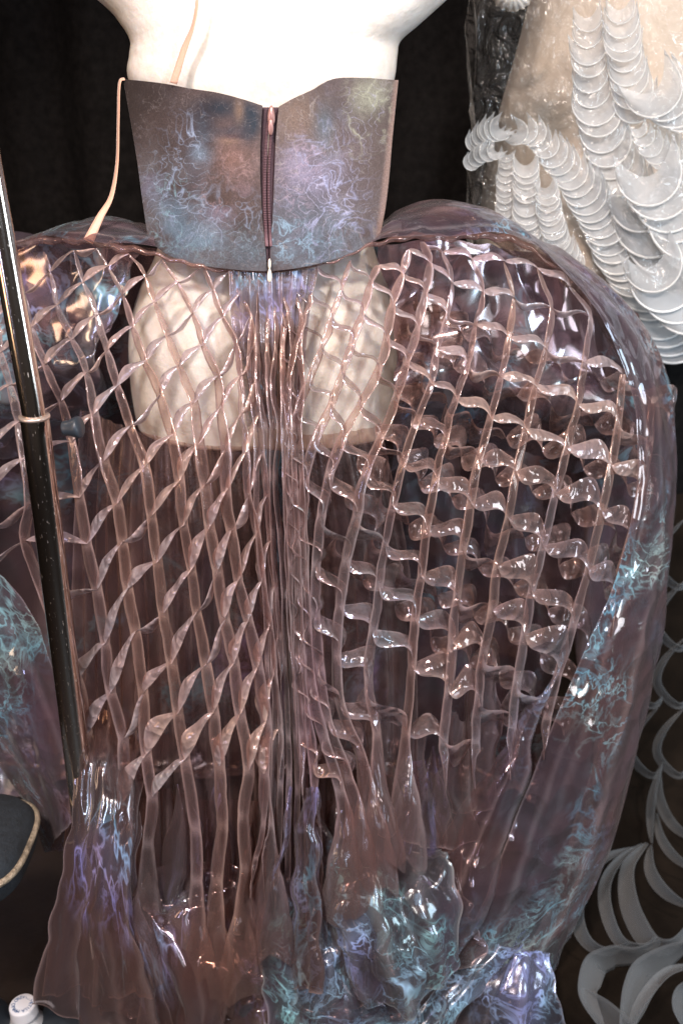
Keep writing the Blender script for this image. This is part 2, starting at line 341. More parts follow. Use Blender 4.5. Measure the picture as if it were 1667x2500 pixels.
# bodice --------------------------------------------------------------------
class Fbm:
    def __init__(s, seed, f, oct=4): s.w = [Wave(seed+31*i, f*2.05**i, 9) for i in range(oct)]
    def __call__(s, X): return sum(w(X)*.58**i for i, w in enumerate(s.w))
def fil(X, seed, f, wdt):
    """pale, ragged filament field"""
    w1, w2, w3 = Fbm(seed, f*1.5), Wave(seed+5, f*2.2, 12), Wave(seed+9, f*.8, 8)
    Q = X+.30/f*np.stack([w2(X), w3(X), w2(X[..., ::-1])], -1)+.45/f*np.stack([w3(X), w2(X*1.3), w3(X[..., ::-1])], -1)
    h = w1(Q); return np.exp(-(h/wdt)**2)*(.55+.45*np.exp(-(h/(wdt*.35))**2))
def bodice(side):
    n, m = 380, 320
    if side < 0:
        top = np.array([(303, 193), (395, 203), (465, 216), (530, 226), (595, 243), (641, 258)])
        bot = np.array([(364, 588), (410, 622), (470, 643), (535, 654), (600, 660), (652, 662)])
        seam = np.array([(641, 258), (637, 330), (636, 420), (640, 520), (648, 600), (652, 662)])
        edge = np.array([(303, 193), (317, 270), (330, 345), (343, 430), (354, 515), (364, 588)])
    else:
        top = np.array([(681, 260), (716, 240), (760, 220), (812, 193), (885, 190), (970, 196)])
        bot = np.array([(659, 662), (715, 656), (775, 644), (830, 628), (885, 604), (927, 574)])
        seam = np.array([(681, 260), (674, 330), (670, 420), (666, 520), (661, 600), (659, 662)])
        edge = np.array([(970, 196), (962, 270), (955, 345), (948, 430), (938, 515), (927, 574)])
    T, B, S_, E = cr1(top, m), cr1(bot, m), cr1(seam, n), cr1(edge, n)
    if side > 0: Lf, Rt = S_, E
    else: Lf, Rt = E, S_
    u = np.linspace(0, 1, m)[None, :, None]; v = np.linspace(0, 1, n)[:, None, None]
    C0 = (1-v)*T[None]+v*B[None]+(1-u)*Lf[:, None]+u*Rt[:, None]
    C0 = C0-((1-u)*(1-v)*T[0]+u*(1-v)*T[-1]+(1-u)*v*B[0]+u*v*B[-1])
    px, py = C0[..., 0], C0[..., 1]
    Y = 1.19+.095*((px-655)/325)**2-.008*smooth(250, 640, py)
    G = P(px, py, Y)
    G = wrinkle(G, 40+side, .0012, 34, .4, (1, 1, 1))
    X = np.stack([px/100, py/100, 0*px+side], -1)
    def blob(x, y, rx, ry): return np.exp(-(((px-x)/rx)**2+((py-y)/ry)**2))
    cl = smooth(-.5, 1.3, Fbm(77+side, 2.6, 5)(X)); w = Wave(3, 1.3, 10); w2 = Wave(13, 4., 12); w3 = Wave(23, 11., 14)
    tex = .5+.18*w(X)+.12*w2(X+.2*np.stack([w(X), w(X[..., ::-1]), 0*px], -1))+.07*w3(X)
    base = np.array([.118, .086, .082])*(.55+.85*tex[..., None])
    def lay(colr, a): 
        nonlocal base
        a = np.clip(a, 0, 1)[..., None]; base = base*(1-a)+np.array(colr)*a
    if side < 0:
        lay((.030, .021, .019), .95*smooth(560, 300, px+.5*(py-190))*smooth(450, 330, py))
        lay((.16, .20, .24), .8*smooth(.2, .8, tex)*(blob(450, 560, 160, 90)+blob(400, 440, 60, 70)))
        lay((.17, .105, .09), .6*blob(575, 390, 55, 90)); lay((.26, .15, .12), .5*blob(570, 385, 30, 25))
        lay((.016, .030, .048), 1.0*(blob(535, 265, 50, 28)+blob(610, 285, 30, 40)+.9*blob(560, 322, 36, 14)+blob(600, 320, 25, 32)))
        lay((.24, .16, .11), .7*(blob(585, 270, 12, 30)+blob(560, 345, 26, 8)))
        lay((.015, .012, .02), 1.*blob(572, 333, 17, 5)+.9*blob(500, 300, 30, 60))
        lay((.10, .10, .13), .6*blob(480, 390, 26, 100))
        lay((.12, .16, .20), .6*blob(600, 620, 70, 50))
        lay((.20, .36, .50), .42*cl*(blob(430, 470, 75, 110)+blob(500, 370, 26, 50)+blob(530, 600, 160, 60)))
        lay((.30, .27, .40), .5*cl*(blob(370, 430, 40, 70)+blob(560, 500, 60, 60)))
        lay((.34, .20, .18), .55*cl*blob(560, 420, 50, 90))
        f1 = 1.1*fil(X, 51, 2.6, .14)*(blob(430, 450, 70, 110)+blob(470, 330, 30, 60)+.8*blob(560, 540, 110, 60)); lay((.34, .42, .58), .75*f1)
        f2 = fil(X, 61, 4.2, .16)*(blob(420, 480, 60, 60)+blob(400, 560, 60, 60)+.6*blob(520, 600, 130, 50)); lay((.30, .50, .58), .65*f2)
        f3 = fil(X, 71, 5.5, .25)*(blob(580, 400, 60, 60)+blob(520, 490, 40, 40)); lay((.44, .30, .30), .5*f3)
        lay((.34, .30, .30), .35*fil(X, 81, 3.1, .05))
        lay((.25, .36, .48), .5*blob(490, 375, 22, 22))
        f4 = fil(X, 85, 7., .4)*(blob(500, 590, 140, 60)+blob(400, 520, 60, 90)); lay((.22, .30, .36), .4*f4)
    else:
        lay((.17, .125, .09), .6*blob(720, 290, 60, 90)); lay((.22, .15, .12), .6*blob(730, 290, 40, 50))
        lay((.15, .13, .17), .7*blob(740, 440, 80, 80)); lay((.11, .14, .18), .75*blob(740, 560, 90, 90))
        lay((.12, .085, .075), .7*blob(920, 400, 50, 180)); lay((.10, .15, .19), .6*blob(790, 310, 25, 50))
        lay((.34, .31, .44), .40*cl*(blob(790, 400, 70, 130)+blob(720, 420, 40, 90)))
        lay((.24, .36, .46), .48*cl*(blob(770, 590, 120, 70)+blob(800, 320, 30, 60)))
        lay((.44, .44, .34), .6*cl*blob(905, 250, 45, 70))
        f1 = fil(X, 151, 4.4, .3)*(blob(905, 250, 50, 60)*1.3+.6*blob(880, 330, 60, 50)); lay((.50, .50, .38), .8*f1)
        lay((.30, .30, .23), .45*blob(900, 245, 40, 45))
        f2 = 1.0*fil(X, 161, 2.9, .15)*(blob(780, 430, 80, 120)+blob(820, 550, 70, 100)); lay((.40, .42, .62), .75*f2)
        f3 = fil(X, 171, 6., .3)*(blob(720, 450, 40, 100)+blob(760, 380, 40, 40)); lay((.42, .33, .42), .6*f3)
        f4 = fil(X, 181, 5., .3)*(blob(760, 600, 110, 50)+blob(690, 560, 40, 60)); lay((.28, .42, .54), .65*f4)
        lay((.40, .36, .34), .45*fil(X, 191, 2.2, .05))
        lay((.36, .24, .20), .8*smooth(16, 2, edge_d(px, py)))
    hc = Fbm(91+side, 1.5, 5)(X); ct = np.exp(-(np.sin(hc*7)/.16)**2)*(.4+.6*np.exp(-(np.sin(hc*7)/.05)**2))
    if side < 0: lay((.44, .56, .74), .95*ct*np.clip(blob(415, 470, 75, 95)+.55*blob(540, 560, 150, 80)+.5*blob(480, 350, 30, 70), 0, 1))
    else: lay((.54, .53, .72), .9*ct*np.clip(blob(800, 470, 90, 130)+.6*blob(890, 280, 60, 80), 0, 1))
    fine = fil(X, 201, 9., .35); lay((.30, .27, .27), .22*fine*smooth(.3, .8, tex))
    grain = 1+.12*rng.normal(size=px.shape)
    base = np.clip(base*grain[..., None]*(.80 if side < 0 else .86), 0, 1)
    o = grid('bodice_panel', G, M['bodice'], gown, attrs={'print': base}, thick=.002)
    tp = G[0]+np.array([0, -.0012, .001]); bt = G[-1]+np.array([0, -.0015, 0])
    e = tube(tp[::4], .0011, 6); grid('top_binding', e, M['piping_dark'], o, close_v=True)
    e = tube(bt[::4], .0008, 6); grid('waist_stitch_line', e, M['piping_dark'], o, close_v=True)
    o.children[0].parent = o
    return o
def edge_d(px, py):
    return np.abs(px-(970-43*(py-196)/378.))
for side in (-1, 1):
    b = bodice(side)
    b['label'] = ['left bodice half, shadowy with a pale blue swirl print', 'right bodice half printed with cream and violet filaments'][side > 0]

# zipper ----------------------------------------------------------------------
zo = bpy.data.objects.new('zipper', None); C.objects.link(zo); zo.parent = gown; zo['_o'] = gown['_o']
zc = cr1(np.array([(660, 262), (656, 330), (653, 420), (653, 520), (656, 590), (657, 640)], float), 80)
wd = np.interp(zc[:, 1], [262, 330, 560, 600, 640], [20, 18, 14, 10, 5])
def zrow(off, dy): return P(zc[:, 0]+off, zc[:, 1], 1.196-.012*smooth(250, 640, zc[:, 1])+dy)
for sg in (-1, 1):
    grid('tape', np.stack([zrow(sg*wd*1.25, .004), zrow(sg*wd*.9, .001), zrow(sg*wd*.5, -.001), zrow(sg*1., .001)], 1), M['zip_tape'], zo, thick=.001)
V, F = [], []; off = 0
zt = cr1(np.array([(660, 300), (655, 360), (652, 430), (652, 500), (655, 570), (657, 600)], float), 90)
for i, (a, b) in enumerate(zt):
    for ofs in ((-9, -1), (1.5, 8)):
        c0 = P(a+ofs[0], b-1.0, 1.193-.012*smooth(250, 640, b)); c1 = P(a+ofs[1], b+.9, 1.193-.012*smooth(250, 640, b))
        x0, x1, z0, z1 = c0[0], c1[0], c1[2], c0[2]; y1 = c0[1]; y0 = y1-.0016
        V += [(x0, y0, z0), (x1, y0, z0), (x1, y0, z1), (x0, y0, z1), (x0, y1, z0), (x1, y1, z0), (x1, y1, z1), (x0, y1, z1)]
        F += [[off+q for q in f] for f in ((0, 1, 2, 3), (1, 5, 6, 2), (5, 4, 7, 6), (4, 0, 3, 7), (3, 2, 6, 7), (4, 5, 1, 0))]; off += 8
t = mesh_obj('teeth', V, F, M['zip_teeth'], zo, False); t['kind'] = 'stuff'
def slab(pts, Y, thick, name, mat, par):
    """rounded plate traced by an outline, with real thickness"""
    pts = np.array(pts, float); f = P(pts[:, 0], pts[:, 1], Y); c = f.mean(0)
    rows_ = [c+(f-c)*.02+np.array([0, 0, 0]), c+(f-c)*.85, f+np.array([0, thick*.35, 0]), f+np.array([0, thick, 0]), c+(f-c)*.02+np.array([0, thick, 0])]
    return grid(name, np.array(rows_), mat, par, close_v=True)
tt = np.linspace(0, 2*np.pi, 20, endpoint=False)
sl = slab(np.stack([662+9*np.cos(tt)*(1+.2*np.sin(tt)), 283+26*np.sin(tt)], -1), 1.186, .006, 'slider', M['zip_slider'], zo)
slab(np.stack([661+6.5*np.cos(tt), 311+20*np.sin(tt)], -1), 1.183, .002, 'slider_tab', M['zip_slider'], zo)
slab(np.stack([658+5.5*np.cos(tt)*(1+.25*np.sin(tt)), 673+17*np.sin(tt)], -1), 1.170, .003, 'pull_tab', M['zip_pull'], zo)
slab(np.stack([658+3.5*np.cos(tt), 645+13*np.sin(tt)], -1), 1.172, .003, 'pull_link', M['zip_pull'], zo)

# waistband -------------------------------------------------------------------
wb_r = np.array([(659, 664), (720, 657), (780, 646), (840, 628), (900, 600), (960, 582), (1030, 576), (1100, 578), (1170, 574), (1240, 578), (1300, 610), (1360, 655)], float)
wb_l = np.array([(652, 664), (590, 662), (520, 656), (450, 640), (390, 622), (330, 609), (270, 598), (200, 588), (130, 582), (60, 592), (0, 610), (-80, 650)], float)
for wb in (wb_r, wb_l):
    c = cr1(wb, 90); h = np.interp(np.abs(c[:, 0]-655), [0, 180, 320, 560, 800], [3, 5, 9, 12, 5])
    Yw = Yf(c[:, 0], c[:, 1])-.006
    jt = 3.*np.sin(c[:, 0]*.11)+2.*np.sin(c[:, 0]*.047+1); c[:, 1] += jt*smooth(60, 200, np.abs(c[:, 0]-655))
    G = np.stack([P(c[:, 0], c[:, 1]-h*.6, Yw+.008), P(c[:, 0], c[:, 1]-h*.2, Yw), P(c[:, 0], c[:, 1]+h*.4, Yw-.001), P(c[:, 0], c[:, 1]+h, Yw+.006)], 1)
    grid('waistband', wrinkle(G, 90, .0018, 70, .6), M['pleat'], gown, attrs={'fold': np.full(G.shape[:2], .25)}, thick=.0006)

# node tables of the lattice (rows: steep pleat, keyed by crossing number) ----
Lt = {
 'x': {0: (-85, 840), 1: (-72, 920), 2: (-50, 1000), 3: (-25, 1095), 4: (-18, 1190), 5: (-20, 1290), 6: (-55, 1385)},
 'y': {0: (-10, 775), 1: (2, 860), 2: (25, 940), 3: (48, 1030), 4: (60, 1120), 5: (72, 1230), 6: (62, 1320), 7: (105, 1446), 8: (190, 1660), 9: (215, 1790)},
 'z': {0: (59, 715), 1: (78, 798), 2: (110, 890), 3: (150, 980), 4: (175, 1079), 5: (195, 1215), 6: (213, 1329), 7: (238, 1440), 8: (258, 1570), 9: (272, 1690), 10: (302, 1804), 11: (302, 1960)},
 'a': {-1: (108, 615), 0: (123, 664), 1: (141, 745), 2: (177, 828), 3: (212, 911), 4: (231, 1010), 5: (255, 1125), 6: (287, 1228), 7: (300, 1323), 8: (314, 1436), 9: (332, 1541), 10: (350, 1690), 11: (358, 1842), 12: (372, 1945), 13: (362, 2060)},
 'b': {0: (183, 611), 1: (204, 689), 2: (237, 769), 3: (261, 855), 4: (287, 943), 5: (319, 1041), 6: (354, 1140), 7: (370, 1260), 8: (386, 1371), 9: (399, 1499), 10: (420, 1619), 11: (436, 1740), 12: (452, 1855), 13: (477, 2024), 14: (480, 2150)},
 'c': {0: (236, 606), 1: (264, 651), 2: (299, 719), 3: (324, 798), 4: (354, 884), 5: (391, 964), 6: (420, 1063), 7: (439, 1174), 8: (449, 1281), 9: (468, 1393), 10: (481, 1496), 11: (503, 1622), 12: (522, 1740), 13: (536, 1871), 14: (544, 2014), 15: (530, 2150)},
 'd': {1: (316, 620), 2: (356, 675), 3: (379, 739), 4: (410, 820), 5: (439, 893), 6: (475, 983), 7: (487, 1084), 8: (500, 1185), 9: (513, 1286), 10: (532, 1393), 11: (548, 1510), 12: (572, 1618), 13: (587, 1747), 14: (608, 1880), 15: (595, 1992), 16: (600, 2120)},
 'e': {2: (395, 632), 3: (434, 690), 4: (470, 765), 5: (496, 842), 6: (532, 919), 7: (537, 999), 8: (551, 1095), 9: (553, 1201), 10: (566, 1297), 11: (582, 1419), 12: (606, 1515), 13: (630, 1629), 14: (650, 1763), 15: (645, 1890), 16: (655, 2010)},
 'f': {3: (497, 650), 4: (521, 708), 5: (545, 775), 6: (576, 840), 7: (587, 920), 8: (590, 1010), 9: (601, 1105), 10: (606, 1212), 11: (628, 1302), 12: (640, 1419), 13: (658, 1530), 14: (668, 1650), 15: (680, 1780)},
 'g': {4: (565, 660), 5: (585, 720), 6: (612, 770), 7: (618, 845), 8: (622, 930), 9: (632, 1015), 10: (640, 1110), 11: (652, 1210), 12: (660, 1320), 13: (672, 1430), 14: (680, 1550)},
}
Rt = {
 'n3': {4: (705, 668), 5: (723, 696), 6: (700, 770), 7: (690, 850), 8: (690, 950), 9: (694, 1060), 10: (698, 1180), 11: (702, 1300), 12: (706, 1430), 13: (712, 1560)},
 'n2': {3: (775, 650), 4: (760, 715), 5: (745, 767), 6: (722, 840), 7: (705, 920), 8: (700, 1020), 9: (704, 1130), 10: (708, 1250), 11: (712, 1380), 12: (718, 1510), 13: (724, 1650), 14: (735, 1790)},
 'n1': {2: (855, 635), 3: (835, 705), 4: (810, 775), 5: (785, 848), 6: (757, 925), 7: (728, 1000), 8: (712, 1090), 9: (718, 1200), 10: (722, 1320), 11: (728, 1450), 12: (734, 1590), 13: (745, 1730), 14: (765, 1870)},
 'a': {1: (924, 649), 2: (906, 686), 3: (884, 767), 4: (860, 836), 5: (836, 910), 6: (808, 990), 7: (772, 1070), 8: (745, 1165), 9: (738, 1280), 10: (742, 1400), 11: (750, 1530), 12: (760, 1670), 13: (790, 1800), 14: (830, 1930)},
 'b': {0: (998, 609), 1: (982, 668), 2: (958, 740), 3: (943, 823), 4: (924, 898), 5: (879, 988), 6: (837, 1063), 7: (805, 1155), 8: (785, 1260), 9: (772, 1380), 10: (770, 1500), 11: (780, 1630), 12: (800, 1760), 13: (850, 1900)},
 'c': {-1: (1030, 590), 0: (1048, 641), 1: (1037, 716), 2: (1019, 799), 3: (993, 882), 4: (967, 967), 5: (930, 1063), 6: (893, 1158), 7: (872, 1260), 8: (845, 1370), 9: (830, 1480), 10: (820, 1600), 11: (830, 1720), 12: (880, 1840)},
 'd': {-1: (1080, 614), 0: (1104, 692), 1: (1092, 769), 2: (1068, 850), 3: (1052, 935), 4: (1018, 1025), 5: (983, 1132), 6: (959, 1233), 7: (940, 1329), 8: (925, 1430), 9: (910, 1540), 10: (900, 1660), 11: (920, 1790)},
 'e': {-1: (1151, 633), 0: (1178, 713), 1: (1160, 793), 2: (1142, 887), 3: (1113, 972), 4: (1087, 1068), 5: (1063, 1169), 6: (1041, 1286), 7: (1028, 1406), 8: (1012, 1510), 9: (1005, 1625), 10: (990, 1790)},
 'f': {-1: (1230, 639), 0: (1253, 726), 1: (1242, 823), 2: (1222, 919), 3: (1196, 1020), 4: (1169, 1121), 5: (1148, 1228), 6: (1129, 1340), 7: (1116, 1456), 8: (1105, 1570), 9: (1095, 1690), 10: (1082, 1810)},
 'g': {-1: (1312, 655), 0: (1345, 750), 1: (1331, 850), 2: (1307, 940), 3: (1283, 1047), 4: (1260, 1153), 5: (1241, 1265), 6: (1214, 1382), 7: (1201, 1488), 8: (1180, 1590), 9: (1168, 1700), 10: (1160, 1810)},
 'h': {-1: (1390, 700), 0: (1440, 772), 1: (1425, 885), 2: (1411, 988), 3: (1384, 1095), 4: (1355, 1206), 5: (1325, 1333), 6: (1297, 1440), 7: (1280, 1550), 8: (1262, 1660), 9: (1250, 1770)},
 'i': {1: (1520, 914), 2: (1509, 1031), 3: (1491, 1137), 4: (1467, 1249), 5: (1435, 1392), 6: (1398, 1525), 7: (1362, 1645), 8: (1335, 1750)},
 'j': {1: (1590, 985), 2: (1585, 1085), 3: (1566, 1190), 4: (1540, 1310), 5: (1502, 1440)},
}
def pleat_band(nodes, wtop, wbot, seed, foot=3.):
    ks = sorted(nodes); pts = [np.array(nodes[k], float) for k in ks]; m0 = len(pts)
    r = np.random.default_rng(seed); d = pts[-1]-pts[-2]; d = d/np.hypot(*d)
    for e in range(3 if foot > 0 else 2):
        d = .55*d+.45*np.array([r.normal(0, .12), 1.]); d /= np.hypot(*d); pts.append(pts[-1]+d*(r.uniform(85, 140) if foot > 0 else r.uniform(40, 80)))
    pts = np.array(pts); n = 12*(len(pts)-1)+1
    c = cr1(pts, n); ph = np.linspace(0, len(pts)-1, n)
    sway = np.interp(ph, np.arange(0, len(pts)-1+.26, .5), r.normal(0, 1.8, 2*len(pts)-1))
    pin = np.interp(c[:, 1], [700, 1050], [.45, .9]); pin = pin+(1-pin)*np.sin(np.pi*(ph % 1))**.8
    wv = np.interp(c[:, 1], [600, 800, 1150, 2000], [wtop, .5*(wtop+wbot), wbot, wbot*1.1])*pin
    opn = smooth(m0-1.3, m0+2, ph)**1.2; wv = wv*(1+foot*opn)*(1 if foot > 0 else 1-.93*smooth(m0-1, m0+1, ph))
    dep = np.interp(c[:, 1], [600, 900, 2000], [.010, .018, .024])*(.6+.4*pin)
    Y = np.minimum(Yf(c[:, 0], c[:, 1])-.02*smooth(m0-1, m0+1, ph), FY(c[:, 1])-.03); cxp = c[:, 0]+sway*np.sin(np.pi*(ph % 1))
    ang = r.normal(0, .5)+.6*np.sin(ph*.6+r.uniform(0, 6))
    cols = []
    prof = [(-.8, 1.0), (-1., .25), (-.96, .03), (-.5, -.05), (0, .0), (.5, -.05), (.96, .03), (1., .25), (.8, 1.0)]
    for a, d in prof:
        cols.append(P(cxp+wv*a, c[:, 1]+opn*(foot > 0)*18*math.sin(a*4+seed), Y-.03*opn*(1-a*a)*(foot > 0)+dep*d+a*dep*.55*np.sin(ang)))
    G = np.stack(cols, 1)
    fold = np.broadcast_to(np.array([.1, .7, .8, .05, 0, .05, .8, .7, .1]), G.shape[:2])*1.
    nodef = .6*(np.cos(2*np.pi*ph)*.5+.5)**8*(ph < m0-.5)
    fold = np.clip(fold+nodef[:, None], 0, 1)*smooth(0, 3, ph)[:, None]**.0
    fold = np.clip(fold+.5*smooth(1000, 700, c[:, 1])[:, None], 0, 1)
    fold = fold*(1-.8*opn[:, None]*(foot > 0))
    G = wrinkle(G, seed, .0011, 90, .5, (1, 1, .4)); G[..., 2] = np.maximum(G[..., 2], .004)
    return grid('pleat_band', G, M['pleat'], gown, attrs={'fold': fold})
def twisted_band(pts, widths, sgn, seed, wave=.06, dep=.02, mat='band', dy=0.0, foldv=.2, ns=16):
    r = np.random.default_rng(seed); pts = np.array(pts, float); Gs, Fs = [], []
    for i in range(len(pts)-1):
        a, b = pts[i], pts[i+1]; t = np.linspace(0, 1, ns); d = b-a; L = np.hypot(*d); nrm = np.array([-d[1], d[0]])/max(L, 1)
        if nrm[1] < 0: nrm = -nrm                     # points down the skirt
        s_ = np.sin(np.pi*t); wv = wave*L*(r.uniform(.6, 1.3)*np.sin(2*np.pi*t)+r.normal(0, .35)*s_)
        c = a+t[:, None]*d+nrm*wv[:, None]
        wd_ = widths[i]*r.uniform(.7, 1.3); tw = r.uniform(.55, 1.15)*sgn
        off = 2.5+wd_*s_**.7*(.75+.25*np.sin(t*np.pi*2*tw))
        flip = -1 if r.random() < .78 else .8
        Y = Yf(c[:, 0], c[:, 1])+dy
        dd = dep*(.35+.65*s_)*r.uniform(.7, 1.2)
        cols = []
        for q in (0, .12, .35, .6, .85, 1.):
            bul = math.sin(math.pi*q)
            pxy = c+nrm*(off*q*flip)[:, None]
            cols.append(P(pxy[:, 0], pxy[:, 1], Y+dd*(q**1.3)-bul*.004*s_))
        G = np.stack(cols, 1); G = wrinkle(G, seed+i, .0012, 80, .5)
        f = np.broadcast_to(np.array([.95, .55, 0, 0, .05, .45]), G.shape[:2])*1.+(1-s_[:, None])**3*.6+foldv
        if Gs: G[0] = Gs[-1][-1]
        Gs.append(G); Fs.append(np.clip(f, 0, 1))
    G = np.concatenate([Gs[0]]+[g[1:] for g in Gs[1:]]); f = np.concatenate([Fs[0]]+[g[1:] for g in Fs[1:]])
    return grid('twisted_band', G, M[mat], gown, attrs={'fold': f})
sd = 300
for key, tab in Lt.items():
    sd += 7; wt, wb = {'g': (3, 8), 'f': (4, 10)}.get(key, (4, 14)); pleat_band(tab, wt, wb, sd, 3.2 if key in 'abcde' else 0)
for key, tab in Rt.items():
    sd += 7; wt, wb = {'n3': (3, 8), 'n2': (4, 10), 'n1': (6, 12), 'a': (9, 13), 'b': (12, 13), 'c': (10, 13)}.get(key, (5, 11)); pleat_band(tab, wt, wb, sd, 3.5 if key in 'abcde' else 0)
lk, rk = list(Lt), list(Rt)
for k in range(-1, 17):
    pts = [Lt[q][k] for q in lk if k in Lt[q] and Lt[q][k][1] < 1965]
    if len(pts) > 1:
        sd += 31; ws_ = [np.interp(p[1], [650, 1000, 1500, 1900], [15, 18, 24, 36]) for p in pts]; twisted_band(pts, ws_, 1, sd, .022, .012, dy=-.003, foldv=.25 if k < 6 else .12)
for k in range(-1, 15):
    pts = [Rt[q][k] for q in rk if k in Rt[q]]
    if len(pts) > 1:
        sd += 31; ws_ = [np.interp(p[1], [650, 900, 1200, 1600], [15, 26, 48, 80])*np.interp(p[0], [700, 900, 1200, 1500], [.5, .75, 1.05, 1.15]) for p in pts]
        twisted_band(pts, ws_, 1, sd, np.interp(k, [0, 3, 8], [.06, .11, .15]), np.interp(k, [0, 8], [.016, .032]), dy=-.003, foldv=.3 if k < 3 else .05, mat='band' if k < 4 else 'loop')
# loose loops of the layer behind the right half
for k in range(1, 9):
    pts = [np.array(Rt[q][k])+np.array([38, 48]) for q in rk[4:] if k in Rt[q]]
    if len(pts) > 1:
        sd += 31; twisted_band(pts, [70]*len(pts), 1, sd, .16, .04, mat='loop', dy=.055, foldv=0.)

# gathers under the zip ---------------------------------------------------------
def loft(name, ctrl, mat, nu=60, nv=60, seed=1, amp=.004, freq=25, creases=.5, fold=None, aniso=(1, 1, .5), pleats=None, par=None, edge=.5, ragged=0.):
    """cloth panel through rows of (px, py, depth)"""
    A = np.array(ctrl, float); A = cr1(cr1(A, nu, 0), nv, 1)
    if ragged:
        q = np.stack([A[..., 0]/60, A[..., 1]/60, A[..., 2]*3], -1); ra, rb = Fbm(seed+400, 1.1, 3), Fbm(seed+410, 1.1, 3)
        A = A.copy(); A[..., 0] += ragged*ra(q); A[..., 1] += ragged*rb(q)
    crest = 0
    G = P(A[..., 0], A[..., 1], np.minimum(A[..., 2], FY(A[..., 1])-.012))
    v = np.linspace(0, 1, nv)[None]; u = np.linspace(0, 1, nu)[:, None]
    if pleats:
        cnt, pa = pleats; w_ = Wave(seed+50, 5, 6); ph = w_(G)*.5
        n = normals(G); h = np.sin(2*np.pi*cnt*v+ph*2.5)+.4*np.sin(2*np.pi*cnt*2.3*v+1.3+ph*3)
        crest = .45*np.clip(np.abs(h)-.55, 0, 1)**2
        G = G+n*(pa*h*(.35+.65*u))[..., None]; G[..., 2] = np.maximum(G[..., 2], .004)
    G = wrinkle(G, seed, amp, freq, creases, aniso); G[..., 2] = np.maximum(G[..., 2], .004)
    f = np.zeros(G.shape[:2])
    d = np.minimum(np.minimum(v*nv, (1-v)*nv)+0*u, (1-u)*nu+0*v); f = edge*np.clip(1-d/1.6, 0, 1)+crest
    if fold: f = np.clip(f+fold, 0, 1)
    return grid(name, G, M[mat], par or gown, attrs={'fold': f})
loft('gathered_panel', [[(560, 660, 1.197), (655, 667, 1.19), (770, 655, 1.197)], [(572, 830, 1.20), (660, 830, 1.185), (748, 830, 1.2)], [(610, 1040, 1.19), (668, 1045, 1.17), (735, 1040, 1.19)]], 'shell', 120, 160, 5, .0015, 60, .5, fold=.45, pleats=(8, .006))
for i, x in enumerate(np.linspace(615, 728, 7)):
    r = np.random.default_rng(900+i); t = (x-670)/72.
    pts = {0: (640+t*38+20, 668), 1: (x+r.normal(0, 4), 760), 2: (x+r.normal(0, 6), 850), 3: (x+6*t+r.normal(0, 6), 940), 4: (x+8+r.normal(0, 5), 1040), 5: (x+10+r.normal(0, 6), 1160), 6: (x+16-6*t+r.normal(0, 5), 1300), 7: (x+22-12*t, 1450), 8: (x+26-14*t, 1620), 9: (x+32-8*t, 1800), 10: (x+34+8*t, 1980+r.uniform(-90, 60)), 11: (x+30+26*t, 2150+r.uniform(-90, 90))}
    pleat_band(pts, 6, 7, 950+i, 0)

# layers seen through the lattice -------------------------------------------------
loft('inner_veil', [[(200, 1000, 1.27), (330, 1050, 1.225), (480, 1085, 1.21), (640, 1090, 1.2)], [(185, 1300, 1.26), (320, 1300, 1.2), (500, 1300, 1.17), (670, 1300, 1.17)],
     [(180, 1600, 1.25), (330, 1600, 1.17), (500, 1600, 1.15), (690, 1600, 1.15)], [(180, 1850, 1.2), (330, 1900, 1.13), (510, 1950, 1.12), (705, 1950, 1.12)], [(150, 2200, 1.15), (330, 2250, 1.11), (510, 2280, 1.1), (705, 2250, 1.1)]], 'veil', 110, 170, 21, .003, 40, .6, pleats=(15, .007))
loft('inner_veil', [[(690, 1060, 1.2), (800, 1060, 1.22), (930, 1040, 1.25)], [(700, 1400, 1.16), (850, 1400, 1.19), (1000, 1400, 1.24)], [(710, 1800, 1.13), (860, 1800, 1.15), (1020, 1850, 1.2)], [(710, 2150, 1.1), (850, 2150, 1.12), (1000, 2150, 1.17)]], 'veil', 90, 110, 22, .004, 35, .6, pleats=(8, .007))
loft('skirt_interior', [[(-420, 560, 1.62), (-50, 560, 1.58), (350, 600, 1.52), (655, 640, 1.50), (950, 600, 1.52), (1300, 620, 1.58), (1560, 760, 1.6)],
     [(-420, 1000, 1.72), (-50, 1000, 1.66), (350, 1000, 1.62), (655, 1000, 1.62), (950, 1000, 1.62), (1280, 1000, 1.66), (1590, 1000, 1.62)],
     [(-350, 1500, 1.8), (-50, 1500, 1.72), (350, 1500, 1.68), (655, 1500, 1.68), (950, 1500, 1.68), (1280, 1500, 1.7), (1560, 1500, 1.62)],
     [(-300, 2000, 1.7), (0, 1950, 1.7), (350, 1900, 1.7), (655, 1900, 1.7), (950, 1900, 1.7), (1250, 1950, 1.65), (1450, 2000, 1.5)]], 'inner', 130, 200, 31, .014, 13, .45, pleats=(9, .016))

